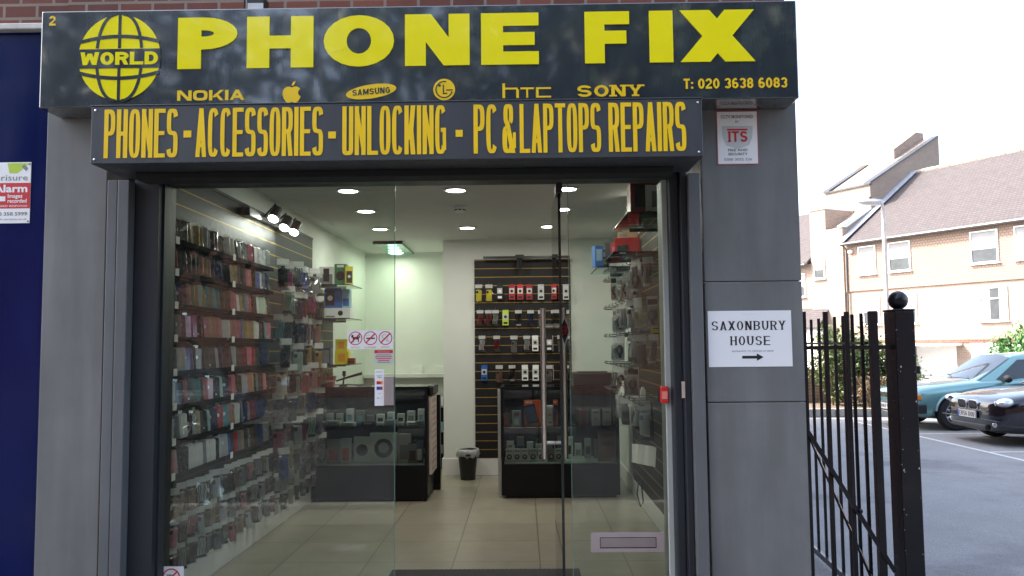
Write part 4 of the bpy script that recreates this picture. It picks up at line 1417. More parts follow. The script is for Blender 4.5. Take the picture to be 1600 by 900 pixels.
def pack_mesh(kind):
    """hangs from the origin, print side towards -Y"""
    q = MB()
    if kind == 0:       # clear bag, white header, flat case inside
        q.box(-.045, -.002, -.035, .045, .002, .012, 1)
        b = case_mesh(1, .070, .145, .012)
        b.xf(Matrix.Translation((0, 0, -.20)))
        nb_ = len(q.v)
        q.v += b.v
        q.f += [tuple(nb_ + i for i in f) for f in b.f]
        q.m += [0 if m_ in (0,) else 2 for m_ in b.m]
        nx, nz = 4, 6
        vs, fs = [], []
        for j in range(nz + 1):
            for i in range(nx + 1):
                vs.append((-.05 + .1 * i / nx, -.013 - rnd.uniform(0, .012), -.03 - .185 * j / nz))
        for j in range(nz):
            for i in range(nx):
                a = j * (nx + 1) + i
                fs.append((a, a + nx + 1, a + nx + 2, a + 1))
        q.add(vs, fs, 3)
    elif kind == 1:     # blister with a coiled cable
        q.box(-.045, -.0015, -.20, .045, .0015, .012, 1)
        q.box(-.040, -.0022, -.045, .040, -.0016, -.008, 0)
        for k in range(3):
            r0 = .030 - k * .004
            path = [(r0 * math.cos(a), -.010 - k * .005, -.115 + r0 * 1.35 * math.sin(a)) for a in [2 * PI * i / 14 for i in range(15)]]
            q.tube(path, .004, 6, 2)
        q.box(-.008, -.018, -.180, .008, -.004, -.150, 2)
        vs = [(-.038, -.002, -.055), (.038, -.002, -.055), (.038, -.002, -.19), (-.038, -.002, -.19), (-.034, -.026, -.062), (.034, -.026, -.062), (.034, -.026, -.183), (-.034, -.026, -.183)]
        q.add(vs, [(4, 7, 6, 5), (0, 4, 5, 1), (1, 5, 6, 2), (2, 6, 7, 3), (3, 7, 4, 0)], 3)
    elif kind == 2:     # small carton on a hang tab
        q.box(-.036, -.034, -.17, .036, .0, -.02, 0)
        q.box(-.036, -.0012, -.02, .036, 0, .014, 0)
        q.box(-.030, -.0346, -.10, .030, -.0341, -.035, 1)
        q.prism([(x, -.0352, z) for x, z in disc(0, -.07, .018, .018, 14)], (0, .0008, 0), 2)
        q.box(-.024, -.0346, -.155, .024, -.0341, -.13, 2)
    else:               # bag full of a folded strap / earphones
        q.box(-.042, -.002, -.03, .042, .002, .012, 1)
        for k in range(4):
            path = [((-.026 + .016 * k) + .008 * math.sin(i), -.010 - .004 * (k % 2), -.04 - .13 * i / 6) for i in range(7)]
            q.tube(path, .006, 6, 0)
        q.box(-.03, -.02, -.185, .03, -.004, -.165, 2)
        nx, nz = 3, 5
        vs, fs = [], []
        for j in range(nz + 1):
            for i in range(nx + 1):
                vs.append((-.047 + .094 * i / nx, -.018 - rnd.uniform(0, .014), -.025 - .17 * j / nz))
        for j in range(nz):
            for i in range(nx):
                a = j * (nx + 1) + i
                fs.append((a, a + nx + 1, a + nx + 2, a + 1))
        q.add(vs, fs, 3)
    return q


PM = {}
KN = ['flat case bag', 'coiled cable blister', 'small carton', 'folded cord bag']


class Packs:
    def __init__(self):
        self.p = {}

    def hang(self, kind, cname, cm, loc, rz, label, group, second=None, sc_=1.0, tilt=0.0):
        if kind not in self.p:
            o = pack_mesh(kind).build('hanging_packet', [M['black'], M['header'], M['ink'], film], smooth='auto', world=False)
            self.p[kind] = o
        else:
            o = self.p[kind].copy()
            col.objects.link(o)
        skin(o, cm)
        if second is not None:
            o.material_slots[2].link = 'OBJECT'
            o.material_slots[2].material = second
        o.location = loc
        o.rotation_euler = (tilt, 0, rz)
        o.scale = (sc_, sc_, sc_)
        return tag(o, label, 'packet', group)


PK = Packs()
# far part of the left wall: bags on long prongs, reaching out into the shop
rows = [2.30, 2.08, 1.86, 1.64, 1.43, 1.22, 1.00, .78]
for r_, z in enumerate(rows):
    for c_ in range(8):
        y = 6.60 + c_ * .175
        for dpth in range(1):
            k = rnd.choices([0, 3], [6, 2])[0]
            nm, mm = CM[choose()]
            out = .13 + rnd.uniform(-.035, .045)
            PK.hang(k, nm, mm, (XL + .02 + out, y, z + rnd.uniform(-.02, .02)), R(40 + rnd.uniform(-16, 16)),
                    f'{nm} {KN[k]}, {ORD[c_]} along in the {ORD[r_]} row of far left wall', 'packets on the far left wall', sc_=1.12, tilt=R(rnd.uniform(-6, 3)))
# low rows of the near part
for r_, z in enumerate((.80, .62, .46)):
    for c_ in range(15):
        y = 4.72 + c_ * .128
        k = rnd.choices([0, 3], [5, 3])[0]
        nm, mm = CM[rnd.choice([0, 1, 7, 11, 12, 6, 2, 4])]
        PK.hang(k, nm, mm, (XL + .02 + .07 + rnd.uniform(-.01, .02), y, z + rnd.uniform(-.008, .008)), R(60 + rnd.uniform(-14, 14)),
                f'{nm} {KN[k]}, {ORD[c_]} from the window, {("upper", "middle", "lowest")[r_]} low row, left wall', 'packets low on the left wall', sc_=.78 if r_ else .85, tilt=R(rnd.uniform(-14, 8)))
for r_, z in enumerate((.58, .42)):
    for c_ in range(7):
        y = 6.68 + c_ * .19
        k = rnd.choice([0, 3])
        nm, mm = CM[rnd.choice([0, 1, 7, 6, 12, 2])]
        PK.hang(k, nm, mm, (XL + .10, y, z), R(60 + rnd.uniform(-12, 12)), f'{nm} {KN[k]}, {ORD[c_]} along in the {("upper", "lower")[r_]} low row beside left counter', 'packets low beside the left counter', sc_=.8)


# ---- boxes with printed fronts
def carton(name, label, cat, x, y, z, w_, d_, h_, base, patches=(), rz=0.0, group=None, tilt=0.0):
    """front towards -Y; patches = (u0, v0, u1, v1, material) on the front, 'r' marks a disc"""
    mats = [base]
    q = MB().box(-w_ / 2, -d_ / 2, 0, w_ / 2, d_ / 2, h_, 0)
    for k, pt in enumerate(patches):
        mm = pt[4]
        if mm not in mats:
            mats.append(mm)
        mi = mats.index(mm)
        e = .0006 + .0004 * k
        if len(pt) > 5:
            cx, cz = -w_ / 2 + w_ * (pt[0] + pt[2]) / 2, h_ * (pt[1] + pt[3]) / 2
            rr = w_ * (pt[2] - pt[0]) / 2
            q.prism([(a, -d_ / 2 - e, c) for a, c in disc(cx, cz, rr, rr, 18)], (0, e * .9, 0), mi)
        else:
            q.box(-w_ / 2 + w_ * pt[0], -d_ / 2 - e, h_ * pt[1], -w_ / 2 + w_ * pt[2], -d_ / 2, h_ * pt[3], mi)
    o = q.build(name, mats, world=False, bevel=.0015, seg=1)
    o.location = (x, y, z)
    o.rotation_euler = (tilt, 0, rz)
    return tag(o, label, cat, group)


W_, K_, G_ = M['white'], M['ink'], M['greyink']
Yl = M['limeink']
yel = mat('yellow print', (.75, .62, .02), .4, var=.05)
redb = mat('red print', (.34, .02, .022), .35, var=.08)
blub = mat('blue print', (.03, .12, .40), .35, var=.08)
navb = mat('navy print', (.02, .05, .16), .35, var=.08)
orab = mat('orange print', (.75, .12, .02), .35, var=.08)
brnb = mat('brown card', (.25, .11, .05), .5)
teab = mat('pale blue print', (.25, .42, .52), .35)
grnb = mat('green print', (.05, .22, .10), .4)

# left glass shelves near the recess
lsh = [(gz(446, 8.25, 520), 'top', 8.05, 8.75), (gz(498, 8.25, 515), 'middle', 8.05, 8.75), (gz(569, 8.35, 520), 'bottom', 8.05, 8.75)]
s0 = None
for z, nm, ya, yb in lsh:
    if s0 is None:
        s0 = thing('glass_shelf', '', 'shelf', (0, 0, 0), group='glass shelves beside the recess')
        MB().box(0, 0, -.008, .36, .62, 0).build('glass_board', M['shelf_glass'], s0, world=False)
        MB().box(0, -.0035, -.0085, .36, -.0005, .0005).box(.3605, 0, -.0085, .3635, .62, .0005).build('polished_edge', M['edge_dark'], s0, world=False)
        q = MB()
        for y in (.08, .5):
            q.box(0, y, -.03, .22, y + .012, -.0085)
        q.build('bracket', M['chrome'], s0, world=False)
        s = s0
    else:
        s = copy_thing(s0)
    s.location = (XL + .021, ya + .03, z)
    s['label'] = f'{nm} glass shelf of boxed goods on the left wall beside the recess'
    s['group'] = 'glass shelves beside the recess'
zt_, zm_, zb_l = [a[0] + .001 for a in lsh]
carton('product_box', 'white and grey boxed gadget, left one on the top glass shelf', 'box', -1.99, 8.30, zt_, .15, .10, .19, W_, [(.08, .06, .92, .6, G_), (.3, .2, .7, .9, K_)], group='boxes on the left glass shelves')
carton('product_box', 'dark green boxed headset, middle one on the top glass shelf', 'box', -1.855, 8.34, zt_, .12, .10, .22, grnb, [(.1, .1, .9, .8, K_, 1), (.2, .85, .8, .95, W_)], group='boxes on the left glass shelves')
carton('product_box', 'yellow edged carton at the outer end of the top glass shelf', 'box', -1.755, 8.22, zt_, .075, .06, .185, yel, [(.12, .1, .88, .75, K_), (.3, .3, .7, .6, W_, 1)], group='boxes on the left glass shelves', rz=R(20))
carton('product_box', 'blue boxed camera standing on the middle glass shelf', 'box', -1.92, 8.30, zm_ + .107, .17, .12, .20, blub, [(.08, .12, .6, .85, K_), (.18, .3, .5, .7, W_, 1)], group='boxes on the left glass shelves')
carton('product_box', 'paler blue slim carton beside the camera box on the middle glass shelf', 'box', -1.79, 8.30, zm_ + .1072, .075, .10, .19, teab, [(.1, .1, .9, .5, blub)], group='boxes on the left glass shelves')
carton('product_box', 'flat white carton with black disc under the blue camera box', 'box', -1.865, 8.28, zm_, .26, .16, .105, W_, [(.52, .2, .72, .8, K_, 1), (.05, .1, .4, .25, G_)], group='boxes on the left glass shelves')
carton('product_box', 'slim dark carton at the wall end of the bottom glass shelf', 'box', -1.985, 8.25, zb_l, .10, .08, .16, navb, [(.1, .1, .9, .9, G_)], group='boxes on the left glass shelves')
carton('product_box', 'yellow carton with orange centre, upper of two on the bottom glass shelf', 'box', -1.835, 8.30, zb_l + .131, .12, .09, .12, yel, [(.25, .2, .75, .8, M['orangeink'])], group='boxes on the left glass shelves')
carton('product_box', 'yellow carton with orange centre, lower of two on the bottom glass shelf', 'box', -1.83, 8.30, zb_l, .14, .10, .13, yel, [(.25, .2, .75, .8, M['orangeink'])], group='boxes on the left glass shelves')
carton('product_box', 'small dark red carton at the outer end of the bottom glass shelf', 'box', -1.725, 8.24, zb_l, .07, .07, .06, redb, [(.1, .1, .9, .5, K_)], group='boxes on the left glass shelves')

# ---- display cabinets
def cabinet(label, x0, x1, y0, y1, ztop, zbase, zshelf):
    t = thing('display_cabinet', label, 'display cabinet', ((x0 + x1) / 2, y0, FZ))
    MB().box(x0, y0, FZ + .03, x1, y1, zbase).build('base', M['black'], t, bevel=.004)
    MB().box(x0 + .04, y0 + .04, FZ + .0005, x1 - .04, y1 - .04, FZ + .03).build('plinth', M['blackplastic'], t)
    f = .028
    for x in (x0, x1 - f):
        for y in (y0, y1 - f):
            MB().box(x, y, zbase + .0005, x + f, y + f, ztop - .032).build('corner_post', M['black'], t)
    MB().box(x0 - .003, y0 - .003, ztop - .0315, x1 + .003, y0 + .03, ztop).box(x0 - .003, y1 - .03, ztop - .0315, x1 + .003, y1 + .003, ztop).box(x0 - .003, y0 + .0302, ztop - .0315, x0 + .03, y1 - .0302, ztop).box(x1 - .03, y0 + .0302, ztop - .0315, x1 + .003, y1 - .0302, ztop).build('top_frame', M['black'], t)
    MB().box(x0 + .0302, y0 + .0302, ztop - .012, x1 - .0302, y1 - .0302, ztop - .002).build('glass_top', M['case_glass'], t)
    MB().box(x0 + f, y0 + .008, zbase + .001, x1 - f, y0 + .013, ztop - .033).build('front_glass', M['case_glass'], t)
    for x in (x0 + .008, x1 - .013):
        MB().box(x, y0 + f, zbase + .001, x + .005, y1 - f, ztop - .033).build('side_glass', M['case_glass'], t)
    MB().box(x0 + .03, y0 + .03, zshelf - .008, x1 - .03, y1 - .04, zshelf).build('glass_shelf', M['shelf_glass'], t)
    MB().box(x0 + .03, y0 + .026, zshelf - .008, x1 - .03, y0 + .0295, zshelf).build('shelf_edge', M['edge_dark'], t)
    MB().box(x0 + .03, y1 - .03, zbase + .001, x1 - .03, y1 - .012, ztop - .033).build('back_board', M['black'], t)
    MB().box(x0 + .029, y0 + .029, zbase + .0005, x1 - .029, y1 - .031, zbase + .006).build('display_floor', M['whiteplastic'], t)
    return t


LY = 8.03
lx0, lx1 = XL + .03, gx(668, LY, 690)
lzt, lzb, lzs = gz(604, LY, 650), gz(728, LY, 600), gz(666, LY, 600)
lc = cabinet('black framed glass display counter on the left, standing before the bright recess', lx0, lx1, LY, LY + .62, lzt, lzb, lzs)
q = MB().box(lx1 + .004, LY + .06, gz(741, LY + .1, 675), lx1 + .035, LY + .52, gz(618, LY + .1, 675))
q.build('end_panel', mat('pinkish cream panel', (.62, .52, .47), .5), lc, bevel=.006)
q = MB()
for i in range(12):
    zz = gz(735, LY + .1, 675) + i * .06
    q.box(lx1 + .0352, LY + .1, zz, lx1 + .0362, LY + .45, zz + .02 + .015 * (i % 2))
q.build('panel_print', mat('faint panel print', (.45, .33, .30), .5), lc)
MB().box(lx1 + .004, LY + .04, gz(618, LY + .1, 675) + .001, lx1 + .05, LY + .56, lzt + .004).build('panel_hood', M['blackplastic'], lc, bevel=.015)
MB().box(lx1 - .12, LY + .621, FZ + .01, lx1 + .06, LY + .70, lzt - .12).build('side_shelf', M['black'], lc)
RY = 8.15
rx0, rx1 = gx(783, RY, 690), gx(968, RY, 690)
rzt, rzb, rzs = gz(604, RY, 870), gz(725, RY, 870), gz(667, RY, 870)
rc = cabinet('black framed glass display counter on the right, beside the back display', rx0, rx1, RY, RY + .55, rzt, rzb, rzs)
MB().box(rx0 - .034, RY + .1, FZ + .02, rx0 - .006, RY + .14, rzt - .03).build('side_upright', M['lampgrey'], rc)

# contents of the left counter
X = lambda px, y, py=700: gx(px, y, py)
cy = LY + .16
items = [(497, 14, 38, W_, G_), (521, 20, 36, M['palegrey'], orab), (541, 16, 38, W_, orab), (566, 26, 40, W_, K_), (600, 42, 46, W_, K_), (632, 20, 44, M['palegrey'], G_), (645, 14, 30, G_, K_), (655, 12, 34, navb, W_)]
des = ['narrow white', 'pale grey and orange', 'white and orange', 'white and black', 'large white headset', 'pale grey', 'small dark grey', 'navy']
for i, (px, wp, hp, a, b_) in enumerate(items):
    w_ = wp / FPX * cy
    carton('boxed_accessory', f'{des[i]} box, {ORD[i]} from the left on left counter floor', 'box', X(px, cy), cy + .02 * (i % 2), lzb + .007, w_, .06, hp / FPX * cy, a,
           [(.15, .2, .85, .8, b_, 1) if i in (4, 3) else (.15, .12, .85, .62, b_)] + ([(.3, .36, .7, .66, M['palegrey'], 1)] if i == 4 else []), group='boxes in the left counter')
for i, (px, wp, mm) in enumerate(((487, 14, W_), (503, 12, W_), (520, 22, M['palegrey']), (545, 18, W_), (575, 20, K_), (610, 18, G_), (645, 20, W_), (655, 12, G_))):
    carton('small_accessory', f'small {("white", "black")[mm in (K_,)] if mm in (W_, K_) else "grey"} flat accessory, {ORD[i]} from the left on the left counter glass shelf', 'accessory', X(px, cy, 662), cy + .03, lzs + .001, wp / FPX * cy, .1, .022 + .01 * (i % 3), mm,
           [(.2, .2, .8, .7, G_)], group='flat goods on the left counter shelf')
# back rows, so the cabinets read as full
for i in range(13):
    w_, h_ = rnd.uniform(.05, .085), rnd.uniform(.09, .17)
    mm, nm = rnd.choice([(W_, 'white'), (M['palegrey'], 'pale grey'), (W_, 'white'), (teab, 'pale blue'), (G_, 'dark grey')])
    carton('boxed_accessory', f'{nm} carton, {ORD[i]} from the left in the back row of the left counter', 'box', lx0 + .09 + i * (lx1 - lx0 - .18) / 12, LY + .38, lzb + .007, w_, .06, h_, mm, [(.15, .2, .85, .6, rnd.choice([K_, G_, orab, blub]))], group='back row of the left counter')
for i in range(10):
    w_, h_ = rnd.uniform(.06, .09), rnd.uniform(.08, .16)
    mm, nm = rnd.choice([(W_, 'white'), (M['palegrey'], 'pale grey'), (W_, 'white'), (G_, 'dark grey')])
    carton('boxed_accessory', f'{nm} carton, {ORD[i]} from the left at the back of the left counter shelf', 'box', lx0 + .1 + i * (lx1 - lx0 - .2) / 9, LY + .33, lzs + .001, w_, .06, h_, mm, [(.15, .2, .85, .6, rnd.choice([K_, G_, teab]))], group='back of the left counter shelf')
for i in range(11):
    w_, h_ = rnd.uniform(.06, .09), rnd.uniform(.13, .24)
    mm, nm = rnd.choice([(W_, 'white'), (M['palegrey'], 'pale grey'), (orab, 'orange'), (G_, 'dark grey')])
    carton('boxed_accessory', f'{nm} carton, {ORD[i]} from the left in the back row of the right counter', 'box', rx0 + .09 + i * (rx1 - rx0 - .18) / 10, RY + .36, rzb + .007, w_, .06, h_, mm, [(.15, .2, .85, .6, rnd.choice([K_, G_, navb]))], group='back row of the right counter')
# contents of the right counter
cy = RY + .15
for i, px in enumerate((796, 808, 820, 833, 846, 861, 876)):
    mm = (W_, W_, W_, M['palegrey'], W_, G_, W_)[i]
    carton('watch_box', f'{"pale grey" if mm == M["palegrey"] else "dark grey" if mm == G_ else "white"} square watch box, {ORD[i]} from the left on right counter floor', 'box', gx(px, cy, 710), cy, rzb + .007, .073, .07, .125, mm,
           [(.15, .2, .85, .6, K_, 1), (.3, .32, .7, .5, M['palegrey'], 1), (.1, .82, .9, .9, G_)], group='watch boxes in the right counter')
carton('boxed_accessory', 'small white carton standing on the watch boxes at the left', 'box', gx(797, cy, 690), cy, rzb + .134, .07, .06, .075, W_, [(.2, .2, .8, .5, G_)])
zs = rzs + .001
carton('boxed_accessory', 'orange brown phone box, leftmost on the shelf of the right counter', 'box', gx(790, cy, 655), cy, zs, .07, .05, .125, brnb, [(.1, .1, .9, .5, orab)], group='boxes on the right counter shelf')
carton('boxed_accessory', 'pale blue and white phone box on the shelf of the right counter', 'box', gx(807, cy, 655), cy, zs, .09, .05, .15, teab, [(.2, .1, .75, .5, W_), (.35, .15, .6, .4, yel), (.2, .65, .8, .85, redb)], group='boxes on the right counter shelf')
carton('boxed_accessory', 'tall orange tablet box behind the black tablet in the right counter', 'box', gx(832, cy, 650), cy + .05, zs, .17, .04, .25, orab, [(.1, .88, .5, .95, W_)], group='boxes on the right counter shelf')
tb = carton('tablet', 'black tablet leaning askew before the orange box', 'tablet', gx(833, cy, 650), cy - .01, zs + .02, .115, .012, .19, K_, [(.08, .1, .92, .9, navb)], tilt=R(-8))
tb.rotation_euler = (R(-6), R(-12), 0)
for j in range(12):
    pass
carton('boxed_accessory', 'white phone box in front of the door handle on the right counter shelf', 'box', gx(859, cy, 655), cy, zs, .06, .05, .20, W_, [(.2, .1, .8, .2, orab), (.3, .5, .7, .55, G_)], group='boxes on the right counter shelf')
carton('boxed_accessory', 'orange phone box right of the door handle on the right counter shelf', 'box', gx(869, cy, 655), cy + .03, zs, .05, .05, .25, orab, [(.2, .3, .8, .7, navb)], group='boxes on the right counter shelf')
carton('boxed_accessory', 'brownish red phone box, third from the right on the right counter shelf', 'box', gx(911, cy, 655), cy, zs, .085, .05, .15, mat('dull red card', (.35, .09, .06), .5), [(.2, .3, .8, .7, brnb)], group='boxes on the right counter shelf')
carton('boxed_accessory', 'white phone box, second from the right on the right counter shelf', 'box', gx(931, cy, 655), cy, zs, .085, .05, .155, W_, [(.2, .78, .8, .84, G_), (.3, .3, .7, .5, M['palegrey'])], group='boxes on the right counter shelf')
carton('boxed_accessory', 'white phone box, rightmost on the right counter shelf', 'box', gx(948, cy, 655), cy, zs, .085, .05, .16, W_, [(.2, .78, .8, .84, G_), (.2, .1, .8, .2, M['palegrey'])], group='boxes on the right counter shelf')
carton('boxed_accessory', 'tall tan carton on the floor of the right counter, by the wall', 'box', gx(948, cy, 700), cy, rzb + .007, .18, .08, .30, mat('tan card', (.30, .19, .12), .6), [(.1, .1, .9, .9, brnb)])

# things on the counters
t = thing('plastic_basket', 'small red plastic basket standing on the left counter', 'basket', (gx(507, LY + .2, 600), LY + .2, lzt))
bw, bh = .10, .10
q = MB()
lo = [(-.085, -.06), (.085, -.06), (.085, .06), (-.085, .06)]
hi_ = [(-.105, -.075), (.105, -.075), (.105, .075), (-.105, .075)]
li = [(x * .95, y * .95) for x, y in lo]
hi2 = [(x * .95, y * .95) for x, y in hi_]
vs = [(x, y, .001) for x, y in lo] + [(x, y, bh) for x, y in hi_] + [(x, y, bh) for x, y in hi2] + [(x, y, .006) for x, y in li]
fs = [(3, 2, 1, 0)] + [(i, (i + 1) % 4, 4 + (i + 1) % 4, 4 + i) for i in range(4)] + [(4 + i, 4 + (i + 1) % 4, 8 + (i + 1) % 4, 8 + i) for i in range(4)] + [(8 + i, 8 + (i + 1) % 4, 12 + (i + 1) % 4, 12 + i) for i in range(4)] + [(12, 13, 14, 15)]
q.add(vs, fs)
q.build('tub', redb, t, world=False, bevel=.003)
q = MB()
for i in range(6):
    x = -.03 + .022 * i
    q.tube([(x, -.072 - .0, .05), (x + .02, -.0735, .062), (x + .035, -.072, .045)], .003, 6)
q.build('white_script', W_, t, world=False)
q = MB()
for i in range(7):
    q.tube([(-.06 + .02 * i, rnd.uniform(-.03, .03), .05), (-.05 + .02 * i + rnd.uniform(-.02, .02), rnd.uniform(-.03, .03), .12 + rnd.uniform(0, .03))], .007, 6)
tag(q.xf(Matrix.Translation((t.location.x, t.location.y, t.location.z))).build('spare_pens', yel), 'loose yellow oddments sticking up out of the red basket', 'oddments')
t = thing('desk_arm', 'black jointed arm lying up from the left counter by the red basket', 'lamp arm', (gx(545, LY + .25, 600), LY + .25, lzt))
x0 = gx(530, LY + .25, 600)
z0 = lzt
MB().lathe([(0, .0005), (.04, .0005), (.04, .012), (.012, .02), (0, .021)], Matrix.Translation((x0 + .04, LY + .25, z0)), 16).build('foot', M['blackplastic'], t, smooth='auto')
MB().tube([(x0 + .04, LY + .25, z0 + .02), (x0 + .05, LY + .25, z0 + .10)], .008).tube([(x0 - .03, LY + .24, z0 + .05), (x0 + .1, LY + .25, z0 + .09), (x0 + .23, LY + .26, z0 + .125)], [.008, .011, .015]).build('arm', M['blackplastic'], t, smooth='auto')
MB().box(x0 + .035, LY + .235, z0 + .1, x0 + .065, LY + .265, z0 + .15).build('clip', M['blackplastic'], t)
q = MB().tube([(x0 + .05, LY + .15, z0 + .006), (x0 + .10, LY + .2, z0 + .02), (x0 + .2, LY + .22, z0 + .006), (x0 + .33, LY + .25, z0 + .006)], .005)
tag(q.build('cable', M['blackplastic']), 'black cable trailing over the top of the left counter', 'cable')
for px, mm, lab in ((651, 'white', 'white double socket box on the recess shelf'), (686, 'white', 'smaller white socket box at the right end of the recess shelf')):
    xx, zz = at(px, 578, YR - .05)
    q = MB().box(xx - .08, YR - .05, zz - .05, xx + .08, YR - .001, zz + .05).box(xx - .06, YR - .053, zz - .03, xx - .01, YR - .0495, zz + .03).box(xx + .01, YR - .053, zz - .03, xx + .06, YR - .0495, zz + .03)
    tag(q.build('socket_box', M['whiteplastic'], bevel=.004), lab, 'socket')
tag(MB().box(XL + .01, YR - .18, gz(590, YR - .1, 620), -.94, YR - .001, gz(584, YR - .1, 620)).build('wall_shelf', M['skirt'], bevel=.004), 'long white shelf along the back of the bright recess', 'shelf')
q = thing('storage_rack', 'dark storage rack at the right of the recess behind the left counter', 'rack', (-1.07, 10.2, FZ))
MB().box(-1.18, 10.1, FZ + .001, -.94, 10.6, gz(625, 10.1, 685)).build('carcass', M['black'], q)
MB().box(-1.16, 10.085, .55, -.96, 10.099, .57).box(-1.16, 10.085, .85, -.96, 10.099, .87).build('shelf_edge', M['lampgrey'], q)
for i, (z, mm, nm) in enumerate(((.575, teab, 'pale blue'), (.30, G_, 'dark grey'), (.875, W_, 'white'))):
    carton('box_file', f'{nm} box file in the dark rack behind the left counter', 'box', -1.05, 10.06, z, .13, .04, .10, mm, [(.2, .2, .8, .6, G_)])

q = thing('receipt_printer', 'squat black printer on top of the right counter by the wall', 'printer', (gx(922, RY + .25, 600), RY + .25, rzt))
xa_, xb_ = gx(896, RY + .2, 600), gx(955, RY + .2, 600)
MB().box(xa_, RY + .1, rzt + .001, xb_, RY + .42, rzt + .13).build('body', M['blackplastic'], q, bevel=.012)
MB().box(xa_ + .04, RY + .16, rzt + .1305, xb_ - .04, RY + .30, rzt + .14).build('lid', M['black'], q, bevel=.003)

# waste bin
bY = 9.33
bX = gx(731, bY, 720)
t = thing('waste_bin', 'black round waste bin with a white liner against the white pier', 'bin', (bX, bY, FZ))
MB().lathe([(0, .002), (.083, .002), (.115, .33), (.108, .33), (.078, .012), (0, .012)], Matrix.Translation((bX, bY, FZ)), 28).build('bucket', M['blackplastic'], t, smooth='auto')
q = MB()
n = 36
prof = [(.112, .335), (.124, .345), (.128, .31), (.132, .285), (.124, .255)]
vs, fs = [], []
for i, (r0, z0) in enumerate(prof):
    for k in range(n):
        a = 2 * PI * k / n
        j = rnd.uniform(-.006, .006) if i else 0
        jz = rnd.uniform(-.018, .018) if i == len(prof) - 1 else rnd.uniform(-.004, .004)
        vs.append((bX + (r0 + j) * math.cos(a), bY + (r0 + j) * math.sin(a), FZ + z0 + jz))
for i in range(len(prof) - 1):
    for k in range(n):
        fs.append((i * n + k, i * n + (k + 1) % n, (i + 1) * n + (k + 1) % n, (i + 1) * n + k))
q.add(vs, fs)
q.build('liner', M['bag'], t, smooth=True)
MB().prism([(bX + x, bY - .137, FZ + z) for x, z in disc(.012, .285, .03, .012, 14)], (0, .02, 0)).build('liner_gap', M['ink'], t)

# ---- goods on the back slat board
yh = YB - .055
brow = [
    (445, [(748, 0, yel), (764, 0, yel), (781, 2, K_), (800, 2, redb), (813, 2, redb), (827, 2, redb), (845, 2, M['palegrey']), (866, 2, redb), (884, 2, M['palegrey'])]),
    (485, [(750, 3, redb), (763, 3, redb), (774, 3, M['palegrey']), (790, 2, Yl), (810, 3, K_), (829, 3, navb), (846, 0, G_), (866, 3, K_), (884, 0, brnb)]),
    (525, [(753, 3, W_), (776, 3, redb), (803, 0, G_), (823, 3, W_), (836, 2, W_), (858, 2, K_), (868, 2, M['palegrey']), (885, 3, G_)]),
    (571, [(757, 2, blub), (780, 0, brnb), (800, 3, K_), (820, 2, W_), (837, 2, W_), (858, 0, G_), (884, 3, G_)]),
]
bmn = {id(yel): 'yellow', id(K_): 'black', id(redb): 'red', id(W_): 'white', id(M['palegrey']): 'pale grey', id(Yl): 'lime', id(G_): 'dark grey', id(navb): 'navy', id(brnb): 'brown', id(blub): 'blue'}
rown = ['top', 'second', 'third', 'lowest visible']
for r_, (py, its) in enumerate(brow):
    for c_, (px, k, mm) in enumerate(its):
        xx, zz = at(px, py + 1, yh)
        o = PK.hang(k, '', mm, (xx, yh, zz), R(rnd.uniform(-5, 5)), f'{bmn[id(mm)]} {KN[k]}, {ORD[c_]} from the left in {rown[r_]} row, back display', 'goods on the back display', sc_=.98 if k == 2 else .92,
                    second=(K_ if mm is not K_ else W_))
q = MB()
hk = None
for r_, (py, its) in enumerate(brow):
    for c_, (px, k, mm) in enumerate(its):
        xx, zz = at(px, py, yh)
        if hk is None:
            hk = MB().tube([(0, .03, .004), (0, -.05, .004), (0, -.06, .014)], .0025, 6).build('wire_hook', M['wire'], world=False)
            o = hk
        else:
            o = hk.copy()
            col.objects.link(o)
        o.location = (xx, yh, zz + .012)
        tag(o, 'short chrome display hook holding goods on the back slat board', 'hook', 'display hooks on the back board')

# ---- right wall: glass shelves with boxes, hooks and packets
rs0 = None
for z, ya, ln, nm in ((gz(346, 6.0, 1010), 5.55, .85, 'nearer, higher'), (gz(398, 6.7, 980), 6.45, .62, 'middle'), (gz(424, 7.6, 930), 7.12, .72, 'farther, lower')):
    s = thing('glass_shelf', f'{nm} glass shelf of boxes high on the right wall', 'shelf', (XR - .021, ya, z), group='glass shelves on the right wall')
    MB().box(-.36 if ya < 7 else -.42, 0, -.01, 0, ln, 0).build('glass_board', M['shelf_glass'], s, world=False)
    wd = -.36 if ya < 7 else -.42
    MB().box(wd, -.0035, -.0105, 0, -.0005, .0005).box(wd - .0035, 0, -.0105, wd - .0005, ln, .0005).build('polished_edge', M['edge_dark'], s, world=False)
    MB().box(-.25, .1, -.035, 0, .112, -.0105).box(-.25, ln - .1, -.035, 0, ln - .088, -.0105).build('bracket', M['chrome'], s, world=False)
z1_, z2_, z3_ = gz(346, 6.0, 1010) + .001, gz(398, 6.7, 980) + .001, gz(424, 7.6, 930) + .001
zA = gz(346, 6.0, 1010) + .001
carton('product_box', 'large red, black and white boxed gadget on the nearest high shelf', 'box', .885, 5.92, zA, .215, .16, .26, redb, [(.5, .0, 1.0, .92, W_), (.14, .3, .5, .95, K_), (.72, .3, .95, .75, G_), (.55, .1, .7, .2, G_)], rz=R(2), group='boxes high on the right wall')
carton('product_box', 'dark red rounded box behind the large red and white one', 'box', .86, 6.62, z2_, .20, .16, .12, redb, [(.1, .1, .55, .5, K_)], rz=R(-14), group='boxes high on the right wall')
carton('product_box', 'small tan carton lying on top of the dark red box', 'box', .86, 6.64, z2_ + .122, .16, .12, .05, mat('kraft card', (.42, .28, .16), .6), [(.1, .2, .5, .7, G_)], rz=R(-10), group='boxes high on the right wall')
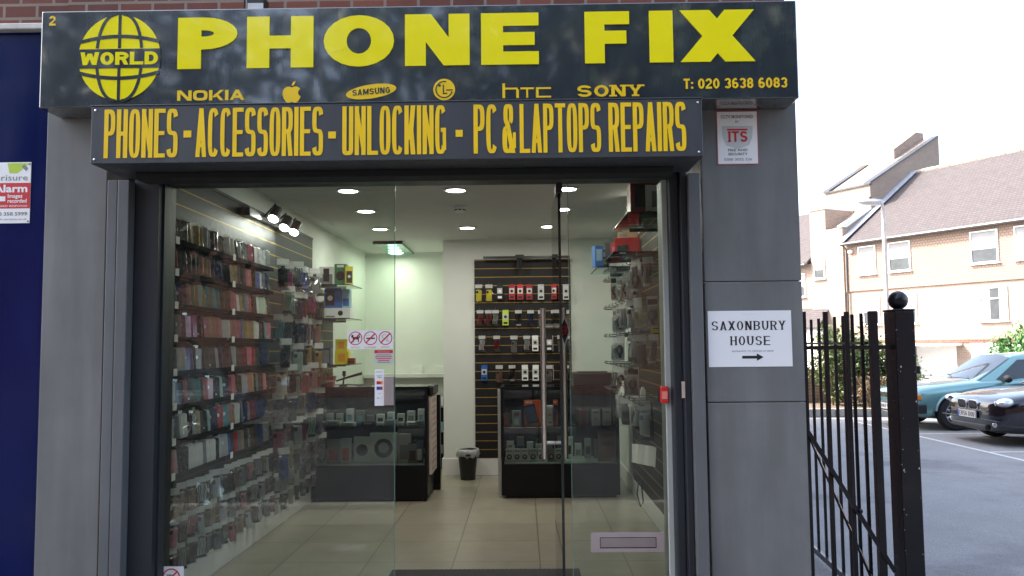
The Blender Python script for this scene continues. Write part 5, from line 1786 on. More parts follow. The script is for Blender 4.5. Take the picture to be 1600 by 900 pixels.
carton('product_box', 'red box with black side, between the dark red box and the blue one', 'box', .80, 7.05, z2_ - .03, .15, .10, .165, redb, [(.0, .0, .3, 1.0, K_), (.4, .3, .9, .8, mat('pink print', (.6, .12, .16), .4))], rz=R(-18), group='boxes high on the right wall')
carton('product_box', 'narrow dark box next to the blue one on the lower right shelf', 'box', .73, 7.35, z3_, .10, .08, .17, navb, [(.2, .2, .8, .5, yel), (.2, .6, .8, .85, W_)], rz=R(-10), group='boxes high on the right wall')
carton('product_box', 'bright blue box at the outer end of the lower right shelf', 'box', .665, 7.22, z3_, .075, .10, .185, blub, [(.15, .3, .85, .85, teab)], rz=R(12), group='boxes high on the right wall')

rrows = [(2.20, 'top'), (1.93, 'second'), (1.66, 'third'), (1.40, 'fourth'), (1.16, 'fifth')]
RM = [('white', W_), ('pale grey', M['palegrey']), ('dark grey', G_), ('black', K_), ('black', K_), ('dark grey', G_), ('silver', CM[6][1]), ('smoky grey', CM[7][1])]
hk2 = None
for r_, (z, rn) in enumerate(rrows):
    for c_ in range(8):
        y = 5.75 + c_ * .27
        k = rnd.choices([1, 3, 0, 2], [4, 3, 2, 1])[0]
        nm, mm = rnd.choice(RM)
        out = .20 + rnd.uniform(-.04, .05)
        if r_ == 3 and c_ < 2:
            continue
        PK.hang(k, nm, mm, (XR - .02 - out, y, z + rnd.uniform(-.02, .02)), R(-42 + rnd.uniform(-18, 18)), f'{nm} {KN[k]}, {ORD[c_]} along in the {rn} row of the right wall', 'packets on the right wall',
                second=rnd.choice([K_, W_, G_]), sc_=1.05, tilt=R(rnd.uniform(-5, 4)))
        for j in range(1):
            if hk2 is None:
                hk2 = MB().tube([(0, 0, 0), (-.27, 0, .0), (-.285, 0, .014)], .003, 6).tube([(0, 0, .02), (-.27, 0, .02)], .002, 6).box(-.275, -.012, .008, -.272, .012, .032).build('wire_hook', M['wire'], world=False)
                o = hk2
            else:
                o = hk2.copy()
                col.objects.link(o)
            o.location = (XR - .021, y, z + .012)
            tag(o, f'long chrome display hook, {ORD[c_]} along in the {rn} row of the right wall', 'hook', 'long hooks on the right wall')
# empty hooks beyond
for r_, (z, rn) in enumerate(rrows[:5]):
    for j in range(3):
        o = hk2.copy()
        col.objects.link(o)
        o.location = (XR - .021, 7.92 + j * .1, z + .012)
        tag(o, 'empty long chrome hook at the far end of the right wall', 'hook', 'empty hooks at the far end of the right wall')
carton('yellow_pack', 'tall yellow packet with black digits hanging on the right wall by the door', 'packet', gx(1026, 5.9, 505), 5.9, gz(530, 5.9, 1026), .085, .03, .235, yel, [(.25, .08, .75, .2, K_), (.3, .3, .45, .42, K_), (.55, .3, .7, .42, K_), (.3, .48, .7, .53, K_), (.35, .6, .65, .65, K_)], rz=R(-30))
carton('yellow_pack', 'dark packet with yellow corner low on the right wall', 'packet', gx(1011, 6.3, 640), 6.3, gz(688, 6.3, 1011), .10, .02, .29, K_, [(.1, .55, .9, .95, yel), (.2, .1, .8, .45, M['palegrey'])], rz=R(-45))
# white plug adapters
ad0 = None
for i in range(9):
    xx, zz = at(976 + (i % 5) * 7 + rnd.uniform(-2, 2), 604 + 6 * (i // 5) + (i % 5) * 2.6, 6.9 - .05 * (i % 5))
    if ad0 is None:
        ad0 = MB().box(-.02, -.02, -.05, .02, .02, .03).box(-.012, -.012, .0305, .012, .012, .05).tube([(0, 0, -.05), (.01, -.01, -.075)], .006).build('plug_adapter', M['whiteplastic'], world=False, bevel=.004)
        o = ad0
    else:
        o = ad0.copy()
        col.objects.link(o)
    o.location = (xx, 6.9 - .05 * (i % 5) + .02 * (i // 5), zz)
    o.rotation_euler = (R(rnd.uniform(-20, 20)), R(rnd.uniform(-30, 30)), R(rnd.uniform(-60, 60)))
    tag(o, 'white plug adapter in the bunch hanging low on the right wall', 'plug adapter', 'bunch of white plug adapters')
# hanging white glove like bag of cable
q = MB()
xx, zz = at(974, 605, 6.95)
path = [(xx, 6.95, zz), (xx - .012, 6.95, zz - .08), (xx - .008, 6.95, zz - .2), (xx + .005, 6.95, zz - .30)]
q.tube(path, [.025, .042, .045, .02], 12)
tag(q.build('wrapped_cable', M['bag'], smooth='auto'), 'long pale plastic bag of cable hanging under the plug adapters', 'packet')
# white cards on one hook
cd0 = None
for i in range(13):
    f = i / 12
    xx, zz = at(991 + 31 * f, 694 + 4 * f, 6.75 - .5 * f)
    if cd0 is None:
        cd0 = MB().box(-.03, -.001, -.15, .03, .001, 0).build('hanging_card', M['white'], world=False)
        o = cd0
    else:
        o = cd0.copy()
        col.objects.link(o)
    o.location = (xx, 6.75 - .5 * f, zz)
    o.rotation_euler = (R(rnd.uniform(-4, 4)), R(rnd.uniform(4, 12)), R(-62 + rnd.uniform(-9, 9)))
    tag(o, f'white card, {ORD[i]} from the left in the bundle low on the right wall', 'card', 'bundle of white cards on the right wall')
# black strap
xx, zz = at(1001, 766, 6.9)
path = [(xx - .015, 6.9, zz + .07), (xx - .03, 6.9, zz - .03), (xx - .005, 6.88, zz - .13), (xx + .02, 6.9, zz - .10), (xx + .01, 6.9, zz + .02), (xx + .015, 6.92, zz + .08)]
tag(MB().tube(path, .006, 8).build('black_strap', M['blackplastic'], smooth='auto'), 'looped black strap hanging low on the right wall', 'strap')
# red call point on the upright
cx_, cz_ = at(1038, 617, GY - .03)
t = thing('call_point', 'red alarm call point on the white upright at the right of the glass', 'call point', (cx_, GY, cz_ - .045))
MB().box(cx_ - .022, GY - .055, cz_ - .042, cx_ + .020, GY - .0205, cz_ + .045).build('housing', mat('red plastic', (.60, .02, .02), .35), t, bevel=.006)
MB().box(cx_ - .016, GY - .0565, cz_ - .02, cx_ + .012, GY - .0552, cz_ + .02).build('press_plate', mat('pale red print', (.75, .25, .22), .4), t)
# door mat
mz = 5.58
q = MB().box(gx(613, mz, 883), 4.62, FZ + .0005, gx(905, mz, 883), mz, FZ + .012)
for i in range(40):
    a = gx(613, mz, 883) + (gx(905, mz, 883) - gx(613, mz, 883)) * (i + .5) / 40
    q.box(a - .008, mz + .0003, FZ + .0005, a + .008, mz + .012, FZ + .010)
tag(q.build('door_mat', M['mat']), 'dark grey ribbed door mat lying inside the doorway', 'door mat')

# ================================================================== OUTSIDE, RIGHT: RAILINGS AND CAR PARK
# gate post
PY_ = 4.70
t = thing('gate_post', 'square black gate post with a ball finial, scuffed with white flecks', 'gate post', (gx(1405, PY_, 700), PY_ + .07, 0))
px0 = gx(1407, PY_, 700)
ptop = gz(486, PY_, 1405)
MB().box(px0, PY_, -.02, px0 + .112, PY_ + .15, ptop).build('shaft', M['railing'], t, bevel=.006)
MB().box(px0 - .004, PY_ - .004, ptop + .0005, px0 + .116, PY_ + .154, ptop + .012).build('cap', M['railing'], t, bevel=.003)
bc = Vector((px0 + .055, PY_ + .075, ptop + .012 + .053))
MB().ball(bc, .055, n=28, m=18).lathe([(.03, 0), (.022, .012), (.03, .02)], Matrix.Translation((bc.x, bc.y, ptop + .0122)), 20).build('ball_finial', M['railing'], t, smooth='auto')
q = MB()
for i in range(34):
    z = rnd.uniform(.05, ptop - .1)
    x = px0 + abs(rnd.gauss(.012, .014)) if rnd.random() < .7 else px0 + .1
    x = min(max(x, px0 + .004), px0 + .105)
    r0 = rnd.uniform(.0006, .0022) if rnd.random() < .85 else .004
    q.prism([(x + a, PY_ - .0012, z + b * 1.6) for a, b in disc(0, 0, r0, r0, 6)], (0, .001, 0))
fk = q.build('chipped_paint', M['pale_trim'], t)
fk['kind'] = 'stuff'
MB().box(px0 + .1125, PY_ + .03, gz(584, PY_, 1430), px0 + .145, PY_ + .07, gz(572, PY_, 1430)).box(px0 + .1125, PY_ + .04, gz(572, PY_, 1430) + .001, px0 + .13, PY_ + .06, gz(553, PY_, 1430)).build('latch_bracket', M['railing'], t, bevel=.003)

# near leaf: heavier, taller bars
GA = PY_ + .06
t = thing('railing_gate', 'near black gate leaf of tall square bars, beside the ball topped post', 'gate', (gx(1320, GA, 700), GA, 0))


def bar_between(mb, p0, p1, r, n=4):
    mb.tube([p0, p1], r, n)


rz = gz(541, GA, 1320)
for i, (px, py, wd) in enumerate(((1223, 487, .0115), (1257, 487, .0115), (1291, 487, .0115), (1324, 487, .0115), (1365, 486, .021))):
    x = gx(px, GA, 540) + (i >= 0) * 0.0
    zt = gz(py, GA, px)
    q = MB().box(x - wd, GA - wd, .06, x + wd, GA + wd, zt)
    q.build('upright', M['railing'], t, bevel=.002)
xl_, xr_ = gx(1215, GA, 540), px0 - .002
MB().box(xl_, GA - .02, rz - .018, xr_, GA - .0135, rz + .004).build('top_rail', M['railing'], t)
MB().box(xl_, GA - .02, .08, xr_, GA - .0135, .13).build('bottom_rail', M['railing'], t)
a0, a1 = at(1250, 655, GA - .02), at(1398, 893, GA - .02)
q = MB()
d = Vector((a1[0] - a0[0], 0, a1[1] - a0[1])).normalized()
nn = Vector((-d.z, 0, d.x)) * .012
A_, B_ = Vector((a0[0], GA - .03, a0[1])), Vector((a1[0], GA - .03, a1[1]))
q.prism([A_ - nn, B_ - nn, B_ + nn, A_ + nn], (0, .009, 0))
q.build('diagonal_brace', M['railing'], t)
MB().ball((gx(1341, GA, 797), GA - .035, gz(797, GA, 1341)), .014, .008, .014, 10, 6).build('rivet', M['railing'], t)

# far leaf, swung back along the drive: thinner, shorter bars
t = thing('railing_gate', 'far black gate leaf of thinner, shorter bars swung back behind the near leaf', 'gate', (2.1, 5.5, 0))
hb = 1.6 + .172
for i in range(8):
    f = (i - 1) / 6
    px = (1257, 1268.6, 1280.4, 1292.5, 1305.3, 1318.4, 1332.7, 1347.3)[i]
    Y = 6.2 + (4.95 - 6.2) * f
    x = gx(px, Y, 540)
    MB().box(x - .009, Y - .009, .05, x + .009, Y + .009, hb).build('upright', M['railing'], t, bevel=.002)
pA, pB = (gx(1250, 6.42, 540), 6.42), (gx(1352, 4.9, 540), 4.9)
for z0, z1, nm in ((1.585, 1.6, 'top_rail'), (.05, .09, 'bottom_rail')):
    q = MB()
    q.prism([(pA[0] - .004, pA[1], z0), (pB[0] - .004, pB[1], z0), (pB[0] + .018, pB[1], z0), (pA[0] + .018, pA[1], z0)], (0, 0, z1 - z0))
    q.build(nm, M['railing'], t)
q = MB().tube([(pA[0] - .013, pA[1], 1.02), (pB[0] - .013, pB[1], .22)], .010, 4)
q.build('diagonal_brace', M['railing'], t)

# bay markings
mk = []
xb_ = 6.66


def line(x0, y0, x1, y1, wd=.075):
    d = Vector((x1 - x0, y1 - y0, 0)).normalized()
    n = Vector((-d.y, d.x, 0)) * wd / 2
    a, b = Vector((x0, y0, .004)), Vector((x1, y1, .004))
    return MB().poly([a - n, b - n, b + n, a + n])


q = MB()
for l in (line(xb_, 9.0, xb_, 17.2), ) + tuple(line(xb_ + .04, y, xb_ + 5, y) for y in (9.62, 12.0, 14.42, 16.8)):
    q.add(l.v, l.f)
struct(q, 'bay_markings', M['paint'])
# planting bed with low kerb
struct(MB().box(4.0, 17.9, 0.0, 13.0, 24.0, .16), 'planting_bed', M['soil'])
q = MB()
for i in range(10):
    q.box(3.9 + i * .92, 17.72, -.02, 3.9 + i * .92 + .91, 17.89, .18)
struct(q, 'bed_kerb', M['kerb'], bevel=.015)
tag(MB().box(4.4, 19.9, .14, 9.2, 20.1, .95).build('garden_wall', M['brick_far']), 'low brick wall behind the shrubs at the back of the car park', 'wall')


# ---- leaves
def leafcloud(mb, c, rad, n, size, clumps=10, mi=0, seed=1, spread=.45, flat=1.0):
    g = random.Random(seed)
    cs = []
    for i in range(clumps):
        while True:
            p = Vector((g.uniform(-1, 1), g.uniform(-1, 1), g.uniform(-1, 1)))
            if p.length < 1:
                break
        cs.append(Vector((p.x * rad[0] * .8, p.y * rad[1] * .8, p.z * rad[2] * .8)))
    vs, fs = [], []
    for i in range(n):
        k = cs[g.randrange(clumps)]
        p = Vector(c) + k + Vector((g.gauss(0, spread * .5) * rad[0], g.gauss(0, spread * .5) * rad[1], g.gauss(0, spread * .42) * rad[2]))
        d = Vector((g.gauss(0, 1), g.gauss(0, 1), g.gauss(.6, .8))).normalized()
        a = d.orthogonal().normalized()
        a = Matrix.Rotation(g.uniform(0, 6.28), 3, d) @ a
        b = d.cross(a)
        s = size * g.uniform(.6, 1.4)
        j = len(vs)
        vs += [p - a * s, p + b * s * .45 + d * s * .12, p + a * s, p - b * s * .45 + d * s * .12]
        fs.append((j, j + 1, j + 2, j + 3))
    return mb.add(vs, fs, mi)


def shrub(label, x, y, z, rx, ry, h, n, size, m, seed, stems=9):
    t = thing('shrub', label, 'shrub', (x, y, z))
    q = MB()
    g = random.Random(seed)
    for i in range(stems):
        a = g.uniform(0, 6.28)
        r0 = g.uniform(.3, .95)
        q.tube([(x + .1 * math.cos(a), y + .1 * math.sin(a), z), (x + rx * .4 * r0 * math.cos(a), y + ry * .4 * r0 * math.sin(a), z + h * .45), (x + rx * .75 * r0 * math.cos(a), y + ry * .75 * r0 * math.sin(a), z + h * .85)], [.022, .014, .006], 5)
    q.build('stems', M['dry'], t)
    q = MB()
    leafcloud(q, (x, y, z + h * .55), (rx, ry, h * .5), n, size, 14, 0, seed)
    q.build('foliage', m, t)


shrub('tall ivy clad shrub seen between the left gate bars', 7.15, 19.1, .16, .75, .6, 1.75, 2600, .06, M['shrub'], 3)
shrub('yellow green shrub seen through the middle of the gate', 8.05, 18.9, .16, .7, .6, 1.6, 2400, .06, M['shrub'], 5)
shrub('low twiggy shrub next to the gate post', 8.55, 18.6, .16, .5, .5, 1.05, 1200, .05, M['shrub'], 8)
shrub('small yellowish plant beside the teal car, seen past the post', 9.0, 19.0, .16, .4, .4, .75, 700, .05, M['shrub'], 12)
shrub('dry brown grassy plant at the foot of the shrubs behind the gate', 7.7, 18.35, .16, .9, .3, .8, 700, .035, M['dry'], 10, stems=26)
shrub('rounded bright green hedge bush at the right edge of the picture', 17.4, 28.5, 0, 1.1, 1.2, 2.15, 5200, .085, M['hedge'], 21)

# street lamp
t = thing('street_lamp', 'pale concrete street lamp with a flat grey head before the brick flats', 'street lamp', (0, 0, 0))
lY = 22.0
lx = gx(1384, lY, 430)
lz = gz(316, lY, 1380)
t.location = (lx, lY, 0)
MB().tube([(lx, lY, 0), (lx, lY, 1.2), (lx, lY, 1.25), (lx, lY, lz - .15)], [.075, .07, .062, .05], 12).tube([(lx, lY, lz - .2), (lx - .02, lY, lz - .06), (lx - .14, lY, lz)], [.045, .04, .035], 10).build('post', M['concrete'], t, smooth='auto')
q = MB()
hx0, hx1 = gx(1340, lY, 316), gx(1379, lY, 316)
pts = [(0, .02, .05), (.2, .10, .0), (.6, .13, -.02), (.9, .11, -.02), (1, .04, .03)]
vs, fs = [], []
for f, hw, dz in pts:
    x = hx0 + (hx1 - hx0) * f
    zt = lz + .06 + .03 * math.sin(f * 3.1)
    zb_2 = lz - .05 + dz * 1.2
    vs += [(x, lY - hw, lz + .01), (x, lY - hw * .6, zt), (x, lY + hw * .6, zt), (x, lY + hw, lz + .01), (x, lY + hw * .7, zb_2), (x, lY - hw * .7, zb_2)]
for i in range(len(pts) - 1):
    for k in range(6):
        fs.append((i * 6 + k, (i + 1) * 6 + k, (i + 1) * 6 + (k + 1) % 6, i * 6 + (k + 1) % 6))
fs += [tuple(range(6)), tuple((len(pts) - 1) * 6 + k for k in range(5, -1, -1))]
q.add(vs, fs)
q.build('lamp_head', M['lampgrey'], t, smooth='auto')
MB().tube([(hx0 + .35 * (hx1 - hx0) + .1, lY, lz + .085), (hx0 + .35 * (hx1 - hx0) + .1, lY, lz + .15)], .04, 10).build('light_sensor', M['gutter'], t)

# ================================================================== BRICK FLATS BEHIND THE CAR PARK
FA = Vector((16.85, 42.7, 0))
fr = -61.9


def lo_(s):       # local frame: x along the front to the right, y into the block
    return s


bk = thing('brick_flats', 'three storey pale brick and tile hung flats with a long brown tiled roof', 'building', FA, R(fr))
HL = 27.0
HB, HE, HR, HD = 4.25, 6.7, 10.8, 11.2
MB().box(0, 0, -.1, HL, HD, HB).build('brick_wall', M['brick_far'], bk, world=False)
MB().box(0, -.06, HB + .001, HL, HD, HE).build('tile_hung_wall', M['tile_hung'], bk, world=False)
q = MB()
q.add([(-.0, -.35, HE - .12), (HL, -.35, HE - .12), (HL, HD / 2, HR), (0, HD / 2, HR), (0, -.35, HE - .0), (HL, -.35, HE), (HL, HD / 2, HR + .13), (0, HD / 2, HR + .13)],
      [(3, 2, 1, 0), (4, 5, 6, 7), (0, 1, 5, 4), (1, 2, 6, 5), (0, 4, 7, 3)])
q.add([(0, HD / 2 + .001, HR), (HL, HD / 2 + .001, HR), (HL, HD + .3, HE), (0, HD + .3, HE), (0, HD / 2 + .001, HR + .13), (HL, HD / 2 + .001, HR + .13), (HL, HD + .3, HE + .13), (0, HD + .3, HE + .13)],
      [(4, 5, 6, 7), (3, 2, 1, 0), (0, 3, 7, 4), (1, 5, 6, 2), (2, 6, 7, 3)])
q.build('roof', M['roof'], bk, world=False)
q = MB()
for i in range(36):
    q.tube([(i * HL / 36, HD / 2, HR + .16), ((i + .96) * HL / 36, HD / 2, HR + .16)], [.12, .11], 8)
q.build('ridge_tiles', mat('pale ridge tiles', (.42, .36, .30), .8, var=.15), bk, world=False)
q = MB().prism([(0, 0, HB), (0, HD, HB), (0, HD / 2, HR - .1)], (.1, 0, 0))
q.build('gable_wall', M['brick_far'], bk, world=False)
q = MB()
for a, b_ in (((-.03, -.42, HE + .06), (-.03, HD / 2, HR + .2)),):
    q.prism([(a[0] - .12, a[1], a[2]), (a[0] + .3, a[1], a[2]), (b_[0] + .3, b_[1], b_[2]), (b_[0] - .12, b_[1], b_[2])], (0, 0, .06))
q.build('verge_flashing', M['lead'], bk, world=False)
MB().tube([(.05, -.42, HE - .06), (HL, -.42, HE - .06)], .07, 8).build('gutter', M['gutter'], bk, world=False)
MB().tube([(.12, -.1, 0), (.12, -.1, HE - .3), (.12, -.38, HE - .1)], .045, 8).build('downpipe', M['gutter'], bk, world=False)
MB().tube([(.3, -.13, HE - .45), (.5, -.13, HE - .45)], .09, 10).build('alarm_bell', M['upvc'], bk, world=False)
MB().box(0, -.075, HB - .06, HL, -.001, HB).build('tile_course', M['tile_hung'], bk, world=False)
MB().box(0, -.03, 1.52, HL, -.001, 1.67).build('brick_band', M['brick'], bk, world=False)


def window(x0, x1, z0, z1, y, lights=2, transom=True, curtain=True, openv=False, parent=None):
    fr_ = MB()
    w_ = .065
    yo = y - .05
    fr_.box(x0, yo, z0, x1, y + .02, z0 + w_).box(x0, yo, z1 - w_, x1, y + .02, z1)
    fr_.box(x0, yo, z0 + w_, x0 + w_, y + .02, z1 - w_).box(x1 - w_, yo, z0 + w_, x1, y + .02, z1 - w_)
    zt = z0 + (z1 - z0) * .66
    if transom:
        fr_.box(x0 + w_, yo, zt - .03, x1 - w_, y + .02, zt + .03)
    for i in range(1, lights):
        xm = x0 + (x1 - x0) * i / lights
        fr_.box(xm - .03, yo + .002, z0 + w_, xm + .03, y + .018, (zt - .03) if transom else z1 - w_)
    f = fr_.build('window', M['upvc'], parent, world=False)
    MB().box(x0 + w_ * .8, y - .012, z0 + w_ * .8, x1 - w_ * .8, y - .004, z1 - w_ * .8).build('pane', M['winglass'], f, world=False)
    if curtain:
        c = MB()
        n = 14
        xs = [x0 + w_ + (x1 - x0 - 2 * w_) * i / n for i in range(n + 1)]
        for i in range(n):
            if abs(i - n / 2) < 2.5 and curtain == 2:
                continue
            e = .004 * (i % 2)
            c.box(xs[i], y - .0165 - e, z0 + w_ + (.02 if curtain != 3 else (z1 - z0) * .38), xs[i + 1], y - .0125, z1 - w_ - .02)
        c.build('curtain', M['curtain'], f, world=False)
    MB().box(x0 - .05, y - .12, z0 - .05, x1 + .05, y - .001, z0 - .001).build('sill', M['upvc'], f, world=False)
    return f


for x0, x1, cu, li in ((.84, 1.88, 1, 1), (2.62, 3.83, 3, 1), (6.83, 8.1, 3, 1), (8.8, 10.0, 1, 1), (11.5, 12.7, 2, 2), (15.5, 16.7, 3, 1), (19.2, 20.4, 2, 2), (23.0, 24.2, 3, 1)):
    window(x0, x1, 5.0, 6.45, -.061, li, True, cu, parent=bk)
for x0, x1, cu, li in ((.95, 1.95, 3, 1), (3.0, 4.0, 3, 1), (7.1, 8.35, 2, 1), (9.2, 10.3, 1, 1), (11.6, 12.8, 2, 2), (15.5, 16.7, 3, 1), (19.2, 20.4, 2, 2), (23.0, 24.2, 3, 1)):
    window(x0, x1, 2.45, 3.95, -.001, li, True, cu, parent=bk)
for x0, x1 in ((1.5, 2.2), (7.6, 8.3), (9.8, 10.6)):
    window(x0, x1, .55, 1.25, -.021, 1, False, 2, parent=bk)
for a_, b_ in ((.9, 2.6), (3.9, 5.9), (6.6, 11.0)):
    MB().box(a_, -.02, .0, b_, -.001, 1.5).build('rendered_panel', M['render_white'], bk, world=False)
MB().box(3.1, -1.6, 0, 3.35, -.001, 1.45).box(3.1, -1.6, 1.4, 6.2, -.021, 1.5).build('porch', M['render_white'], bk, world=False)

tw = thing('stair_tower', 'tall pale brick stair tower with a sloping parapet left of the tiled roof', 'building', FA, R(fr))
q = MB()
pr = [(2.2, -.1), (8.1, -.1), (8.1, 13.3), (7.9, 13.3), (2.2, 10.1)]
q.prism([(-.12, y, z) for y, z in pr][::-1], (-3.0, 0, 0))
q.build('wall', M['brick_far'], tw, world=False)
q = MB().prism([(-.0, 2.1, 10.08), (-.0, 7.95, 13.26), (-.0, 7.95, 13.36), (-.0, 2.1, 10.18)], (-.45, 0, 0))
q.prism([(-2.75, 2.1, 10.08), (-2.75, 7.95, 13.26), (-2.75, 7.95, 13.36), (-2.75, 2.1, 10.18)], (-.45, 0, 0))
q.build('coping', M['gutter'], tw, world=False)
q = MB().prism([(-.13, -.04, -.1), (-.13, 2.19, -.1), (-.13, 2.19, 8.7), (-.13, .25, 7.6), (-.13, -.04, 7.6)][::-1], (-1.1, 0, 0)).box(-2.3, -.02, -.1, -1.235, 2.19, 8.75)
q.build('stair_front', M['brick_far'], tw, world=False)
q = MB().prism([(-.08, -.1, 7.61), (-.08, .25, 7.61), (-.08, 2.19, 8.71), (-.08, 2.19, 8.80), (-.08, -.1, 7.70)], (-.3, 0, 0)).box(-2.35, -.08, 8.751, -1.24, 2.19, 8.82)
q.build('coping', M['render_white'], tw, world=False)
MB().box(-3.15, 2.12, 10.02, -.1, 2.3, 10.12).build('front_coping', M['gutter'], tw, world=False)
q = MB().prism([(-1.0, 5.4, 11.6), (-1.0, 8.0, 13.0), (-1.0, 8.0, 13.7), (-1.0, 7.4, 13.7), (-1.0, 5.4, 12.5)][::-1], (-2.6, 0, 0))
q.build('upper_stair_head', M['brick_far'], tw, world=False)
window(-2.1, -1.35, 5.0, 6.1, -.021, 1, True, 3, parent=tw)

wg = thing('brick_flats_wing', 'lower brick wing with dark tiled roof at the left of the stair tower', 'building', FA, R(fr))
MB().box(-12, .05, -.1, -2.36, 7, 5.9).build('brick_wall', M['brick_far'], wg, world=False)
q = MB().add([(-12, -.3, 5.8), (-2.37, -.3, 5.8), (-2.37, 3.5, 9.2), (-12, 3.5, 9.2), (-12, -.3, 5.95), (-2.37, -.3, 5.95), (-2.37, 3.5, 9.35), (-12, 3.5, 9.35), (-12, 7.3, 5.9), (-2.37, 7.3, 5.9)],
             [(3, 2, 1, 0), (4, 5, 6, 7), (0, 1, 5, 4), (1, 2, 6, 5), (7, 6, 9, 8), (0, 4, 7, 3)])
q.build('roof', M['roof'], wg, world=False)
MB().tube([(-12, -.38, 5.83), (-2.4, -.38, 5.83)], .07, 8).build('gutter', M['gutter'], wg, world=False)
window(-3.9, -2.8, 4.1, 5.4, .049, 1, True, 3, parent=wg)
window(-3.9, -2.8, 1.8, 3.2, .049, 1, True, 2, parent=wg)
q = MB().add([(-7, -.9, 2.3), (-1.2, -.9, 2.3), (-1.2, .04, 3.35), (-7, .04, 3.35), (-7, -.9, 2.4), (-1.2, -.9, 2.4), (-1.2, .04, 3.45), (-7, .04, 3.45)], [(3, 2, 1, 0), (4, 5, 6, 7), (0, 1, 5, 4), (1, 2, 6, 5), (0, 4, 7, 3)])
q.build('lean_to_roof', M['roof'], wg, world=False)
MB().box(-7, -.7, -.1, -1.3, .045, 2.35).build('lean_to_wall', M['render_white'], wg, world=False)

# ================================================================== CARS
M['car_teal'] = mat('teal car paint', (.20, .40, .40), .22, metal=.35, var=.04, coat=1.0, rvar=.03)
M['car_teal_pale'] = mat('pale teal trim paint', (.30, .45, .45), .3, metal=.3, var=.04, coat=.6)
M['car_navy'] = mat('dark navy car paint', (.004, .006, .014), .15, metal=.2, var=.04, coat=1.0, rvar=.03)
M['car_silver'] = mat('silver car paint', (.35, .36, .38), .25, metal=.6, var=.04, coat=1.0)
M['carglass'] = mat('car window glass', (.03, .04, .045), .05, var=.1, coat=.5, rvar=.02)
M['cartrim'] = mat('black bumper plastic', (.02, .021, .022), .5)
M['headlamp'] = mat('clear headlamp', (.62, .64, .66), .08, metal=.4, coat=1.0, var=.3, scale=25)
M['amberlamp'] = mat('amber indicator lens', (.75, .22, .03), .15, coat=.8)
M['alloy'] = mat('alloy wheel', (.40, .40, .41), .3, metal=.8)
M['numberplate'] = mat('white number plate', (.78, .78, .76), .3)


def wheel(parent, x, y, r, side, spokes, rimr):
    t_ = MB().lathe([(rimr, -.09), (r - .03, -.095), (r - .006, -.075), (r, -.04), (r, .04), (r - .006, .075), (r - .03, .095), (rimr, .09)], Matrix.Translation((x, y, r)) @ Matrix.Rotation(R(90), 4, 'X'), 36, closed=True)
    w0 = t_.build('wheel', M['rubber'], parent, smooth='auto', world=False)
    q = MB().lathe([(rimr + .001, -.075), (rimr + .001, .089), (rimr - .014, .093), (rimr - .022, .075), (rimr - .03, -.02), (rimr - .03, -.075)], Matrix.Translation((x, y, r)) @ Matrix.Rotation(R(90), 4, 'X') @ Matrix.Diagonal((1, 1, side * -1, 1)), 36, closed=True)
    for i in range(spokes):
        a = 2 * PI * i / spokes
        p0 = Vector((.03 * math.cos(a), 0, .03 * math.sin(a)))
        p1 = Vector(((rimr - .012) * math.cos(a), 0, (rimr - .012) * math.sin(a)))
        q.tube([Vector((x, y + side * .055, r)) + p0, Vector((x, y + side * .075, r)) + p0.lerp(p1, .6), Vector((x, y + side * .07, r)) + p1], [.024, .022, .028], 6)
    q.lathe([(0, .055), (.05, .055), (.045, .078), (0, .082)], Matrix.Translation((x, y, r)) @ Matrix.Rotation(R(-90 * side), 4, 'X'), 16)
    q.build('rim', M['alloy'], w0, smooth='auto', world=False)
    MB().lathe([(0, 0), (rimr - .03, 0), (rimr - .03, .01), (0, .01)], Matrix.Translation((x, y + side * .0, r)) @ Matrix.Rotation(R(90), 4, 'X'), 24).build('brake_disc', M['cartrim'], w0, world=False)
    return w0


